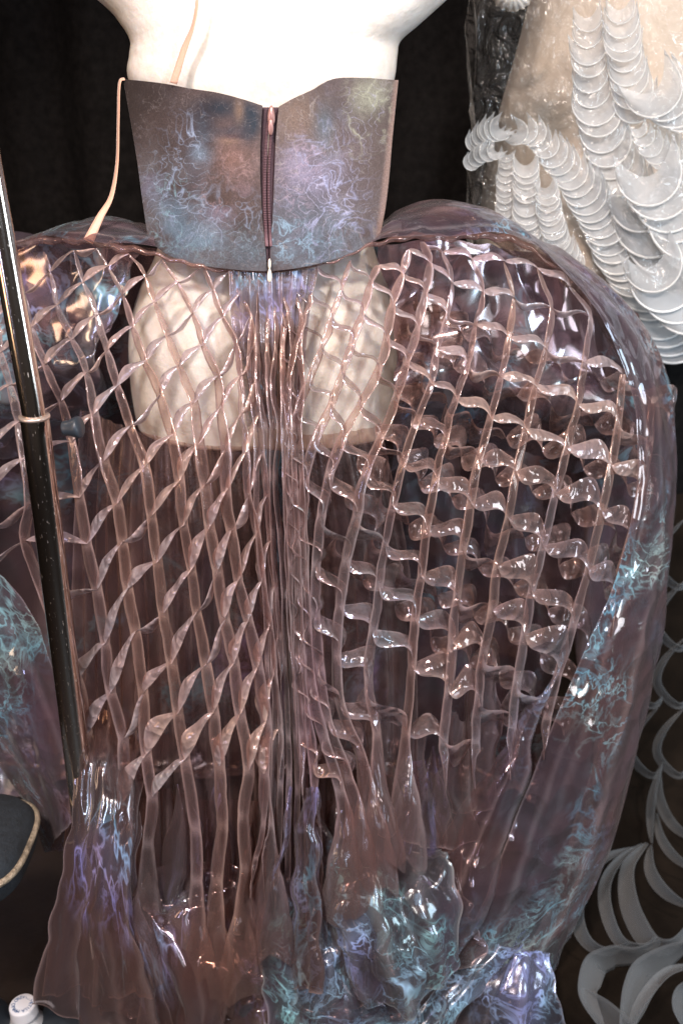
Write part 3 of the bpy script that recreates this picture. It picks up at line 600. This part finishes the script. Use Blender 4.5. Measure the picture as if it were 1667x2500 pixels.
A = []
for ry, rows_ in enumerate(((600, 590, 585, 590, 650, 730), (700, 690, 690, 700, 760, 830), (830, 820, 820, 830, 880, 930), (1010, 960, 950, 960, 1000, 1040))):
    A.append([(x, y, float(Yf(x, y))+.055+.012*ry) for x, y in zip((915+ry*14, 1000+ry*8, 1100, 1210, 1330+ry*14, 1440+ry*22), rows_)])
A.append([(x-10*i, y+130, Y+.16) for i, (x, y, Y) in enumerate(A[-1])])
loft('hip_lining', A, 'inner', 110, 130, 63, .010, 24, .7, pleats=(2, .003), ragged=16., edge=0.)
A = []
for ry, rows_ in enumerate(((660, 600, 595, 605, 620), (760, 720, 700, 700, 710), (880, 850, 840, 830, 800), (1010, 980, 950, 900, 850))):
    A.append([(x, y, float(Yf(x, y))+.055+.012*ry) for x, y in zip((-160, -20, 110, 230, 345-ry*36), rows_)])
A.append([(x+10*i, y+130, Y+.16) for i, (x, y, Y) in enumerate(A[-1])])
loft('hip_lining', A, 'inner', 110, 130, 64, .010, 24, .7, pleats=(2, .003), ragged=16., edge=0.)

# outer hip shells -----------------------------------------------------------------
inn_r = np.array([(905, 598), (960, 580), (1100, 576), (1240, 578), (1330, 632), (1420, 715), (1490, 820), (1540, 950), (1552, 1120), (1530, 1300), (1490, 1450), (1425, 1590), (1360, 1740), (1300, 1900), (1230, 2080), (1150, 2260), (1050, 2420), (960, 2540)], float)
sil_r = np.array([(935, 552), (985, 515), (1090, 492), (1200, 516), (1310, 585), (1450, 680), (1560, 800), (1622, 920), (1650, 1060), (1646, 1230), (1632, 1400), (1612, 1560), (1575, 1740), (1530, 1900), (1480, 2070), (1420, 2230), (1370, 2330), (1290, 2480)], float)
inn_l = np.array([(385, 612), (310, 604), (200, 588), (110, 578), (20, 600), (-80, 680), (-160, 800), (-215, 950), (-230, 1120), (-180, 1260), (-100, 1350), (0, 1400), (90, 1520), (160, 1700), (190, 1850), (185, 2000)], float)
sil_l = np.array([(362, 560), (335, 545), (225, 532), (120, 562), (20, 606), (-110, 690), (-220, 820), (-290, 950), (-320, 1100), (-310, 1300), (-270, 1460), (-200, 1600), (-110, 1740), (-20, 1850), (60, 1950), (110, 2080)], float)
for inn, sil, sgn in ((inn_r, sil_r, 1), (inn_l, sil_l, -1)):
    Yi = Yf(inn[:, 0], inn[:, 1])-.012; k = np.arange(len(inn))
    dz = np.interp(k, [0, 3, 8, len(inn)-1], [.14, .12, .13, .12])
    mid = inn*.5+sil*.5; m1 = inn*.8+sil*.2; m2 = inn*.18+sil*.82
    nor = sil-inn; 
    back = sil-np.array([sgn*26, 0])+np.array([0, 22])*np.exp(-k/3.)[:, None]; back2 = sil-np.array([sgn*90, 0])+np.array([0, 70])*np.exp(-k/3.)[:, None]
    rowsC = [(inn, Yi), (m1, Yi+dz*.06), (mid, Yi+dz*.22), (m2, Yi+dz*.6), (sil, Yi+dz), (back, Yi+dz*1.5), (back2, Yi+dz*2.1)]
    A = np.stack([np.concatenate([a, y[:, None]], 1) for a, y in rowsC], 1)
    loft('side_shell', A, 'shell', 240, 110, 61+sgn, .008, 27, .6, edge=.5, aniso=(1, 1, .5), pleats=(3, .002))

# lower flounces --------------------------------------------------------------------
def fl_(pts, mat='flounce', seed=1, nu=80, nv=80, amp=.006, freq=22, cr=.55, pl=(3, .01), fold=None):
    loft('flounce', pts, mat, nu, nv, seed, amp, freq, cr, pleats=pl, fold=fold, edge=.75, ragged=9.)
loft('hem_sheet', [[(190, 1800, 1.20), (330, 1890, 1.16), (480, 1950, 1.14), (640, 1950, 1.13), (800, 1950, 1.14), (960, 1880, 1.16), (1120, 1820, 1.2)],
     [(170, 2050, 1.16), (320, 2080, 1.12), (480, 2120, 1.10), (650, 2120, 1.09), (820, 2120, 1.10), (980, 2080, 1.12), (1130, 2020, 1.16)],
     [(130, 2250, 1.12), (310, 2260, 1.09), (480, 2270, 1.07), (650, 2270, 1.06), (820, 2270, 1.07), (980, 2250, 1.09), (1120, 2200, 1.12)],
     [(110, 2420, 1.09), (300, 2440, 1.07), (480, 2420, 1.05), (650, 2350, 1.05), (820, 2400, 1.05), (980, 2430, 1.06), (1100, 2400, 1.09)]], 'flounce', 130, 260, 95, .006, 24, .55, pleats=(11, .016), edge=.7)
for i, (x0, y0, x1, y1, wd_) in enumerate([(1110, 1740, 1075, 2060, 70), (1190, 1600, 1150, 1960, 75), (1010, 1760, 1010, 2040, 64), (930, 1760, 945, 2030, 60)]):
    Y0 = float(Yf(x0, y0))+.03
    loft('flounce', [[(x0-22, y0, Y0), (x0, y0-10, Y0-.004), (x0+24, y0+14, Y0)], [(x0-wd_*.6, y0*.55+y1*.45, Y0+.01), (x0*.5+x1*.5, y0*.55+y1*.45, Y0-.02), (x0+wd_*.6, y0*.55+y1*.45, Y0+.01)], [(x1-wd_, y1-20, Y0+.02), (x1, y1+20, Y0-.04), (x1+wd_, y1-10, Y0+.02)]], 'veil', 70, 60, 220+i, .008, 26, .6, pleats=(1.6, .006), edge=.7, ragged=14.)
for q, (xa, xb, ya, yb, Ya) in enumerate([(230, 640, 2080, 2470, 1.075), (600, 930, 2140, 2480, 1.06), (820, 1180, 2050, 2420, 1.085), (640, 1010, 2250, 2540, 1.035), (330, 690, 2270, 2540, 1.05)]):
    xm = (xa+xb)/2; ym = (ya+yb)/2; hx = (xb-xa)/2
    loft('flounce', [[(xm-hx*.6, ya+20, Ya+.03), (xm, ya, Ya+.02), (xm+hx*.6, ya+25, Ya+.03)], [(xm-hx*.9, ym-40, Ya), (xm, ym-30, Ya-.025), (xm+hx*.9, ym-50, Ya)], [(xm-hx, ym+60, Ya-.01), (xm, ym+80, Ya-.045), (xm+hx, ym+50, Ya-.01)], [(xm-hx*.95, yb-20, Ya-.02), (xm, yb+20, Ya-.05), (xm+hx*.9, yb-30, Ya-.02)]],
         'teal' if q in (1, 3) else 'flounce', 110, 110, 700+q*13, .013, 17, .6, pleats=(2.3, .010), edge=.7, ragged=22.)
# left train falling to the floor
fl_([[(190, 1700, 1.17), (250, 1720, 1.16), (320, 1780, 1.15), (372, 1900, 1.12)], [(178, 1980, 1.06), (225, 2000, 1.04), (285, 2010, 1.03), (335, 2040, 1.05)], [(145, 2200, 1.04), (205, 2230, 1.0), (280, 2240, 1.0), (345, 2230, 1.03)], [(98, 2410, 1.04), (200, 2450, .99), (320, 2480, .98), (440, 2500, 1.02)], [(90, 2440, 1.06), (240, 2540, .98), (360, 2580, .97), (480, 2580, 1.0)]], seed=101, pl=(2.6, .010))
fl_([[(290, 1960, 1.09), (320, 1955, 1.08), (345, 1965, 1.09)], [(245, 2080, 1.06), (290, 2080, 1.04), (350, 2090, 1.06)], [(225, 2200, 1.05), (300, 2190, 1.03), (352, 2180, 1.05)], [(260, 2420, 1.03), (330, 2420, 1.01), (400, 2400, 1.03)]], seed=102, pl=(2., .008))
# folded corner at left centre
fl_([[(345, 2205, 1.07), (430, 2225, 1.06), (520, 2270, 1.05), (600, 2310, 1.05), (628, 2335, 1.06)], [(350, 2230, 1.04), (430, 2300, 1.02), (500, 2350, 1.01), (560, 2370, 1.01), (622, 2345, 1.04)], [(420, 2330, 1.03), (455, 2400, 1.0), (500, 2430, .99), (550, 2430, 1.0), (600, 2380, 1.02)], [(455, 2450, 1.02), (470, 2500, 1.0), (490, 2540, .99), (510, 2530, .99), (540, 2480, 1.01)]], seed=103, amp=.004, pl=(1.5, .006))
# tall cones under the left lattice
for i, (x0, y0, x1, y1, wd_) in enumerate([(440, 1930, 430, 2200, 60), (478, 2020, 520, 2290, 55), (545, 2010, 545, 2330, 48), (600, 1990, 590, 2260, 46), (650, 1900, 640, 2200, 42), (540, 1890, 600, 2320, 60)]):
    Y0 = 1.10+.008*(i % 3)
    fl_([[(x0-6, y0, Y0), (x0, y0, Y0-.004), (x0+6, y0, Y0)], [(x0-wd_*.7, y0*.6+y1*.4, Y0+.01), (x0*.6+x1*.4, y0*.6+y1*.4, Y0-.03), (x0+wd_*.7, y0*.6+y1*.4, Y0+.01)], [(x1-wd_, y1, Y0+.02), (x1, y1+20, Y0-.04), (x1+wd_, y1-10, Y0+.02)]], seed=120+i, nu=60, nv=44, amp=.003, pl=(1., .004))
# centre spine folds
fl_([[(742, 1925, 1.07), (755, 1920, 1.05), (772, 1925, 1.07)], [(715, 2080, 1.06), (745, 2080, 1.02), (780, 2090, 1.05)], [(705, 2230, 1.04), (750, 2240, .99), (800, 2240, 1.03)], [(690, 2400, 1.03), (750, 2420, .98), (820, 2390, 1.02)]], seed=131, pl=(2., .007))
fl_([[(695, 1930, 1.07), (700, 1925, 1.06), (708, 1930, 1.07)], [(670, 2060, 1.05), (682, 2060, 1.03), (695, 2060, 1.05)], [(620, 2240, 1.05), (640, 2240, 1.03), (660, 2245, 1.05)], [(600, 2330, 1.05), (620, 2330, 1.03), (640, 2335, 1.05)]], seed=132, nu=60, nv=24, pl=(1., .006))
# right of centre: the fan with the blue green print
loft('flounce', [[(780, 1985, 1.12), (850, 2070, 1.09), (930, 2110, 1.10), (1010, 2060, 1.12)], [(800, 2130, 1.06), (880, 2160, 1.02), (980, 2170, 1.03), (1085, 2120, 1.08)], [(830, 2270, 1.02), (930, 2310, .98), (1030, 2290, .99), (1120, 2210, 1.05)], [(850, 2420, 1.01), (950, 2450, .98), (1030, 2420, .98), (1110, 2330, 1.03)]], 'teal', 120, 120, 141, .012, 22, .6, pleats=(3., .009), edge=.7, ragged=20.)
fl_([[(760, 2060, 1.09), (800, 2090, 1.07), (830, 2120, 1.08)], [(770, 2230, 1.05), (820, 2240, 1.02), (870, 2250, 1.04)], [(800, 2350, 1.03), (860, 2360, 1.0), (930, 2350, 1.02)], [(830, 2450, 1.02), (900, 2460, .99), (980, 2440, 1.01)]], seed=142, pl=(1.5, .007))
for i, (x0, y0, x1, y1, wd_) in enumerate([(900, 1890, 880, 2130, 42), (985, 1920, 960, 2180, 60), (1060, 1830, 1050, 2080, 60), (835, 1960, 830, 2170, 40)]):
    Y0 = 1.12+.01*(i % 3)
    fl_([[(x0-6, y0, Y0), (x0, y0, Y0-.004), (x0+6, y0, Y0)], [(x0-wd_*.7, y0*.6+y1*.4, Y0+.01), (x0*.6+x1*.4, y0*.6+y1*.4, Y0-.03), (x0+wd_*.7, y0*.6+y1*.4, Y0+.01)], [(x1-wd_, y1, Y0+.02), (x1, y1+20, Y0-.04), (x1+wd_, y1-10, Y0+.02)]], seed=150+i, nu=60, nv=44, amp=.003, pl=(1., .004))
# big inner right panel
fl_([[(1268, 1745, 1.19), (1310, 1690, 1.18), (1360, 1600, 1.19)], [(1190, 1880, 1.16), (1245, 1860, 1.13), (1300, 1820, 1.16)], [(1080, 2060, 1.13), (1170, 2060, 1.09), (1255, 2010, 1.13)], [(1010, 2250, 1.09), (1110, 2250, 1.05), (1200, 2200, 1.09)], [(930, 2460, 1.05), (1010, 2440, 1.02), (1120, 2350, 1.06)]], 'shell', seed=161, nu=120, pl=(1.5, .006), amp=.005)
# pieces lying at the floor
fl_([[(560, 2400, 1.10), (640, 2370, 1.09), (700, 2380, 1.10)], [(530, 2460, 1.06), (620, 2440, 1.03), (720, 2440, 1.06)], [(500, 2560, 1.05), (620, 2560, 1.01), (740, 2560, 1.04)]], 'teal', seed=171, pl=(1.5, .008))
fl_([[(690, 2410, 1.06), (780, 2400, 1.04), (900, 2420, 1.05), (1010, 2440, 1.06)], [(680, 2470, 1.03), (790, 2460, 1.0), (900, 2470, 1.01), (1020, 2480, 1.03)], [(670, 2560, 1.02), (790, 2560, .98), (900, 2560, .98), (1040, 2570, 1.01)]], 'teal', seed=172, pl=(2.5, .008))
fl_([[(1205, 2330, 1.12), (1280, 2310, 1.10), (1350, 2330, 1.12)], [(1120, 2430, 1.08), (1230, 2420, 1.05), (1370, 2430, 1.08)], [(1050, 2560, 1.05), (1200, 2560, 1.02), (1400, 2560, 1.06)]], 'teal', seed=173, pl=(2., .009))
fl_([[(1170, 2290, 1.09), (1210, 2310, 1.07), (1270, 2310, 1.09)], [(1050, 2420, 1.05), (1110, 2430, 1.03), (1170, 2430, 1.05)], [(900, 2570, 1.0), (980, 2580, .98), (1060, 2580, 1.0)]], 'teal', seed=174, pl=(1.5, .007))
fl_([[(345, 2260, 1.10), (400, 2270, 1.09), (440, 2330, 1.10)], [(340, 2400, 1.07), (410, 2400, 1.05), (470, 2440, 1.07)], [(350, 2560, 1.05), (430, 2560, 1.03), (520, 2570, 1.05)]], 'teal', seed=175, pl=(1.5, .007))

# hanger ribbons ----------------------------------------------------------------------
def ribbon(pts, wpx, Y, tw, name='hanger_ribbon'):
    c = cr1(np.array(pts, float), 50); wv = cr1(np.array(wpx, float)[:, None], 50)[:, 0]; Yv = cr1(np.array(Y, float)[:, None], 50)[:, 0]; t = cr1(np.array(tw, float)[:, None], 50)[:, 0]
    d = np.gradient(c, axis=0); n = np.stack([-d[:, 1], d[:, 0]], -1); n /= np.linalg.norm(n, axis=1)[:, None]
    G = np.stack([P(c[:, 0]+n[:, 0]*wv*q, c[:, 1]+n[:, 1]*wv*q, Yv+q*.006*t) for q in (-.5, -.17, .17, .5)], 1)
    return grid(name, G, M['ribbon'], gown, thick=.0006)
ribbon([(484, -40), (480, 20), (470, 68), (450, 120), (428, 190), (424, 204)], [8, 8, 9, 15, 18, 18], [1.215, 1.218, 1.222, 1.226, 1.230, 1.232], [.2, .3, 1, .6, .2, .2])
ribbon([(305, 192), (292, 205), (289, 300), (286, 400), (272, 480), (245, 530), (216, 590)], [6, 6, 6, 7, 11, 18, 26], [1.30, 1.295, 1.29, 1.285, 1.27, 1.26, 1.245], [1, 1, 1, 1, .6, .3, .2])

# ------------------------------------------------------------------ chrome stand
st = empty('garment_stand', tuple(P(185, 1960, 1.10)*np.array([1, 1, 0])), 'scratched chrome garment stand with a black locking knob, left of the gown', 'stand')
sx = float(P(85, 1020, 1.10)[0]); zc_ = float(P(80, 1020, 1.10)[2])
grid('lower_tube', tube([(sx, 1.10, .0), (sx, 1.10, zc_)], .0166, 32), M['chrome'], st, close_v=True)
ut = P(-36, 340, 1.10)-np.array([sx, 1.10, zc_])
grid('upper_tube', tube([(sx, 1.10, zc_-.05), (sx, 1.10, zc_), tuple(np.array([sx, 1.10, zc_])+ut*1.7)], .0134, 32), M['chrome'], st, close_v=True)
grid('collar', lathe([(.0130, -.001), (.0176, -.001), (.0180, .001), (.0176, .003), (.0130, .003)], (sx, 1.10, zc_), (0, 0, 1)), M['brass'], st, close_v=True)
kb = np.array([sx+.017, 1.09, float(P(140, 1050, 1.09)[2])]); kd = np.array([.97, -.16, .14])
k1 = grid('knob', lathe([(.0001, .020), (.0085, .020), (.0088, .022), (.009, .027), (.0115, .033), (.0125, .037), (.0125, .039), (.011, .0405), (.0001, .041)], kb, kd, 28), M['knob'], st, close_v=True)
grid('knob_stem', lathe([(.0001, -.004), (.0072, -.004), (.0072, .006), (.0062, .007), (.0062, .011), (.0075, .0115), (.0075, .017), (.006, .018), (.006, .021)], kb, kd, 12), M['brass'], k1, close_v=True)
grid('foot', lathe([(.0166, .05), (.03, .045), (.10, .015), (.10, .002), (.0001, .002)], (sx, 1.10, 0), (0, 0, 1)), M['knob'], st, close_v=True)

# ------------------------------------------------------------------ stool
so = P(-70, 2030, 1.05)
stl = empty('stool', (so[0], so[1], 0), 'black upholstered stool edge with gold cord piping at lower left', 'stool')
cc = np.array([float(P(-95, 2040, 1.06)[0]), 1.06, float(P(-60, 2110, 1.02)[2])])
hw = .085
th2 = np.linspace(0, 2*np.pi, 64, endpoint=False)
def sq(r, z): return np.stack([cc[0]+r*np.sign(np.cos(th2))*np.abs(np.cos(th2))**.6, cc[1]+r*np.sign(np.sin(th2))*np.abs(np.sin(th2))**.6, np.full_like(th2, z)], -1)
prof = [(.001, .03), (.05, .029), (.078, .02), (.088, .004), (.088, -.03), (.08, -.04), (.001, -.04)]
grid('cushion', np.array([sq(r, cc[2]+h) for r, h in prof]), M['cushion'], stl, close_v=True)
ring = sq(.090, cc[2]-.002); ring = np.concatenate([ring, ring[:1]])
grid('cord_piping', tube(ring, .0048, 10), M['cord'], stl, close_v=True)
grid('pedestal', lathe([(.0001, cc[2]-.04), (.02, cc[2]-.04), (.018, .06), (.07, .02), (.075, .002), (.0001, .002)], (cc[0]-.05, cc[1], 0), (0, 0, 1)), M['knob'], stl, close_v=True)

# ------------------------------------------------------------------ little bottle with screw cap
cpx = P(55, 2452, 1.08); cd = np.array([-.04, -.06, 1.]); cd /= np.linalg.norm(cd)
bo = empty('bottle', (float(cpx[0]), float(cpx[1]), 0), 'small bottle with round white screw cap lettered in blue, on the floor', 'bottle')
top = np.array([cpx[0], cpx[1], cpx[2]])
rc = .0195
cap = grid('cap', lathe([(.0001, 0), (rc*.9, 0), (rc*.97, -.0008), (rc, -.003), (rc*1.02, -.016), (rc*1.05, -.018), (rc*1.05, -.020), (rc*.9, -.021)], top, cd, 40), M['cap'], bo, close_v=True)
grid('body', lathe([(rc*.85, -.018), (rc*.9, -.026), (rc*1.5, -.04), (rc*1.6, -.06), (rc*1.6, -top[2]+.006), (rc*1.5, -top[2]+.001), (.0001, -top[2]+.001)], top, (0, 0, 1), 32), M['bottle'], bo, close_v=True)
grid('printed_ring', lathe([(rc*.80, .0004), (rc*.83, .0006), (rc*.86, .0004)], top, cd, 48), M['ink'], cap, close_v=True)
a_ = np.cross(cd, [0, 1, 0]); a_ /= np.linalg.norm(a_); b_ = np.cross(cd, a_)
from mathutils import Matrix
txt = 'OREVIO METILA MWAIO '
for i, ch in enumerate(txt):
    if ch == ' ': continue
    cu_ = bpy.data.curves.new('letter', 'FONT'); cu_.body = ch; cu_.size = .0075; cu_.align_x = 'CENTER'; cu_.extrude = .0002
    tmp = bpy.data.objects.new('letter_curve', cu_); C.objects.link(tmp); me_ = bpy.data.meshes.new_from_object(tmp); bpy.data.objects.remove(tmp)
    lo = bpy.data.objects.new('letter', me_); me_.materials.clear(); me_.materials.append(M['ink'])
    an = -2*math.pi*i/len(txt)+2.6
    rad = Vector(tuple(np.array([1., 0, 0])*math.cos(an)+np.array([0, 1., 0])*math.sin(an)))
    up = rad; right = Vector((math.sin(an), -math.cos(an), 0)); zz = Vector(tuple(cd))
    Mx = Matrix((right, up, zz)).transposed().to_4x4(); Mx.translation = Vector(tuple(top))+rad*(rc*.52)+zz*.0006
    C.objects.link(lo); lo.parent = cap
    lo.matrix_parent_inverse = Matrix.Identity(4)
    lo.matrix_local = Matrix.Translation(-Vector(bo['_o'])) @ Mx

# ------------------------------------------------------------------ scaled white gown on the right
wg = empty('scaled_gown', tuple(P(1500, 700, 1.75)*np.array([1, 1, 0])), 'ivory gown covered in chains of white crescent scales, at upper right', 'gown')
ctrl = []
for py, l in ((-150, 1330), (0, 1290), (120, 1262), (250, 1222), (420, 1180), (560, 1165), (640, 1150), (700, 1190)):
    r = 1930
    ctrl.append([(l, py, 1.86), (l+25, py, 1.78), (l+120, py, 1.72), ((l+r)/2, py, 1.68), (r-120, py, 1.72), (r, py, 1.86)])
loft('lining', ctrl, 'ivory', 80, 60, 201, .006, 14, .4, par=wg)
# one petal, copied along the chains
def petal_mesh():
    na, nr = 29, 6; Vv, mats = [], []
    th_ = np.linspace(R(205), R(-25), na)
    for j in range(nr):
        q = j/(nr-1)
        for t_ in th_:
            x, y = math.cos(t_), -math.sin(t_)
            hx, hy = x, (-math.sin(t_) if math.sin(t_) > 0 else -math.sin(t_)*1.7)
            inner = np.array([x*.97, -.12+1.0*x*x])
            p_ = inner*(1-q)+np.array([hx, hy])*q
            Vv.append((p_[0], -.10-.30*q*q*max(0, math.sin(t_))-.05*math.sin(q*3.1), p_[1]))
    V_ = np.array(Vv).reshape(nr, na, 3)
    rim = V_[-1]; tb = tube(rim, np.interp(np.linspace(0, 1, na), [0, .15, .5, .85, 1], [.006, .03, .036, .03, .006]), 6)
    F1 = quads(nr, na); F2 = quads(na, 6, True, nr*na)
    o = mesh_obj('petal', np.concatenate([V_.reshape(-1, 3), tb.reshape(-1, 3)]), np.concatenate([F1, F2]), [M['scale'], M['rim']])
    mi = np.zeros(len(o.data.polygons), np.int32); mi[len(F1):] = 1; o.data.polygons.foreach_set('material_index', mi)
    return o
pet = petal_mesh(); first = True
chains = [
 ([(1433, 40), (1433, 110), (1440, 190), (1452, 255), (1470, 320), (1492, 385), (1520, 450), (1550, 500)], 60, 130, 15),
 ([(1560, 490), (1600, 545), (1660, 600), (1740, 650)], 140, 190, 6),
 ([(1512, 20), (1516, 90), (1528, 165), (1548, 240)], 62, 95, 9),
 ([(1590, 215), (1650, 235), (1720, 255)], 110, 130, 6),
 ([(1256, 322), (1290, 318), (1322, 345), (1360, 385), (1400, 430), (1440, 490), (1478, 555), (1520, 625), (1575, 690), (1612, 750), (1640, 800)], 52, 150, 30),
 ([(1236, 375), (1232, 440), (1230, 500), (1232, 560)], 36, 40, 12),
 ([(1282, 400), (1283, 460), (1284, 520), (1288, 575)], 58, 64, 12),
 ([(1332, 455), (1340, 520), (1358, 580), (1395, 640)], 54, 62, 13),
 ([(1556, 312), (1585, 350), (1630, 385), (1700, 420)], 40, 90, 9),
 ([(1580, 420), (1625, 470), (1680, 540), (1760, 600)], 130, 190, 8),
 ([(1222, 312), (1190, 318), (1160, 345)], 52, 44, 7),
 ([(1210, 366), (1180, 372), (1150, 395)], 40, 36, 5),
 ([(1590, 640), (1650, 700), (1720, 740)], 150, 170, 5),
]
for ci, (pts, w0, w1, cnt) in enumerate(chains):
    c = cr1(np.array(pts, float), cnt*4); seg = np.r_[0, np.cumsum(np.hypot(*np.diff(c, axis=0).T))]
    for i in range(cnt):
        s_ = (i/(cnt-1))*seg[-1]; x = np.interp(s_, seg, c[:, 0]); y = np.interp(s_, seg, c[:, 1])
        x2 = np.interp(min(s_+8, seg[-1]), seg, c[:, 0]); y2 = np.interp(min(s_+8, seg[-1]), seg, c[:, 1])
        if s_+8 > seg[-1]: x2, y2 = x+(x-np.interp(s_-8, seg, c[:, 0])), y+(y-np.interp(s_-8, seg, c[:, 1]))
        Yp = 1.625-.004*ci+.0014*i
        p0 = P(x, y, Yp); d = P(x2, y2, Yp)-p0; d /= np.linalg.norm(d)
        d = .55*d+.45*np.array([0, 0, -1.]); d /= np.linalg.norm(d)
        sidev = np.cross([0, -1., 0], d); sidev /= np.linalg.norm(sidev); fwd = np.cross(d, sidev)
        rad = .5*(w0+(w1-w0)*i/(cnt-1))/FPX*np.linalg.norm(p0-np.array([0, 0, CAM_Z]))
        rad *= 1+rng.normal(0, .06)
        o = pet if first else pet.copy()
        if not first: C.objects.link(o)
        first = False
        Mx = Matrix((Vector(sidev)*rad, -Vector(fwd)*rad, Vector(-d)*rad)).transposed()
        if Mx.determinant() < 0: Mx.col[0] = -Mx.col[0]
        Mx = Mx @ Matrix.Rotation(rng.normal(0, .12), 3, 'Y') @ Matrix.Rotation(rng.normal(0, .10), 3, 'X')
        Mx = Mx.to_4x4(); Mx.translation = Vector(p0)-Vector(wg['_o'])
        o.parent = wg; o.matrix_parent_inverse = Matrix.Identity(4); o.matrix_local = Mx
# shell-shaped cuff peeping in at the top edge
cf = []
for q in np.linspace(0, 1, 9):
    an = np.linspace(0, np.pi, 41); rp = 1+.05*np.cos(an*18)
    cf.append(P(1250+50*np.cos(an)*rp*math.sin(q*1.5+.07), -20+46*np.sin(an)*rp*math.sin(q*1.5+.07), 1.60-.03*math.cos(q*1.5)))
grid('pleated_sleeve', np.array(cf), M['mannequin'], wg, thick=.002)

bag = empty('garment_bag', tuple(P(1400, 700, 1.57)*np.array([1, 1, 0])), 'crinkled clear plastic garment bag over the ivory gown', 'garment bag')
ctrl = []
for py in (-120, 60, 220, 380, 540, 640, 715):
    ctrl.append([(1150, py, 1.72), (1152, py, 1.60), (1190, py, 1.575), (1320, py, 1.56), (1480, py, 1.55), (1640, py, 1.55), (1800, py, 1.60)])
loft('bag_front', ctrl, 'bag', 190, 190, 211, .013, 34, .65, par=bag, aniso=(1, 1, .6))

# ------------------------------------------------------------------ looped gown lower right
lg = empty('looped_gown', tuple(P(1560, 2350, 1.45)*np.array([1, 1, 0])), 'dim grey sheer gown of curled leaf loops at lower right', 'gown')
loft('underskirt', [[(1440, 1190, 1.86), (1600, 1210, 1.84), (1820, 1180, 1.86)], [(1380, 1500, 1.68), (1600, 1520, 1.66), (1820, 1500, 1.68)], [(1300, 2000, 1.49), (1580, 2020, 1.48), (1820, 2020, 1.49)], [(1200, 2560, 1.03), (1500, 2560, 1.02), (1820, 2560, 1.03)]], 'brown_sheer', 60, 40, 221, .006, 14, .4, par=lg)
def leaf(pts, wpx, Y, lean=.5, name='leaf_loop', mat='leaf'):
    c = cr1(np.array(pts, float), 46); t = np.linspace(0, 1, 46); wv = wpx*np.sin(np.pi*np.clip(t*.96+.02, 0, 1))**.7
    d = np.gradient(c, axis=0); n = np.stack([-d[:, 1], d[:, 0]], -1); n /= np.linalg.norm(n, axis=1)[:, None]+1e-9
    Y = np.minimum(Y, FY(c[:, 1]+30)-.05)
    G = np.stack([P(c[:, 0]+n[:, 0]*wv*q, c[:, 1]+n[:, 1]*wv*q, Y+.02*np.sin(t*3.1)*-1+q*.03*lean+.006*math.sin(q*3.1)) for q in np.linspace(0, 1, 7)], 1)
    f = np.broadcast_to(np.array([.9, .2, 0, 0, 0, .1, .6]), G.shape[:2])
    return grid(name, G, M[mat], lg, thick=.0005)
for pts, w_ in [
 ([(1545, 2072), (1480, 2105), (1440, 2150), (1424, 2225), (1440, 2285), (1480, 2312), (1535, 2300)], 26),
 ([(1568, 2062), (1515, 2110), (1490, 2165), (1497, 2230), (1525, 2290), (1570, 2303), (1600, 2285)], 24),
 ([(1582, 2060), (1548, 2120), (1555, 2190), (1580, 2250), (1608, 2288), (1640, 2290), (1670, 2262)], 38),
 ([(1590, 2062), (1600, 2120), (1635, 2170), (1690, 2215)], 24),
 ([(1604, 1985), (1622, 2040), (1660, 2090), (1720, 2130)], 18),
 ([(1612, 1880), (1622, 1950), (1655, 2010), (1720, 2060)], 20),
 ([(1618, 1860), (1602, 1940), (1596, 2000), (1592, 2060)], 16),
]: leaf(pts, w_*1.35, 1.47+.008*random.random())
for pts, w_ in [
 ([(1610, 2292), (1550, 2312), (1490, 2308), (1430, 2335), (1410, 2400), (1420, 2450), (1470, 2520)], -42),
 ([(1690, 2296), (1620, 2308), (1550, 2345), (1522, 2400), (1512, 2470), (1510, 2540)], -55),
 ([(1700, 2360), (1640, 2380), (1600, 2420), (1560, 2480), (1540, 2540)], 20),
 ([(1700, 2380), (1650, 2410), (1640, 2460), (1670, 2520)], -30),
 ([(1420, 2410), (1480, 2440), (1540, 2490), (1580, 2540)], 40),
]: leaf(pts, w_*1.5, 1.40+.008*random.random(), .8)
for y0 in (1330, 1480, 1620, 1790):
    for x0 in (1585, 1650):
        leaf([(x0+20, y0-60), (x0-25, y0), (x0-35, y0+50), (x0+5, y0+95), (x0+30, y0+80)], 22, 1.49, .6)
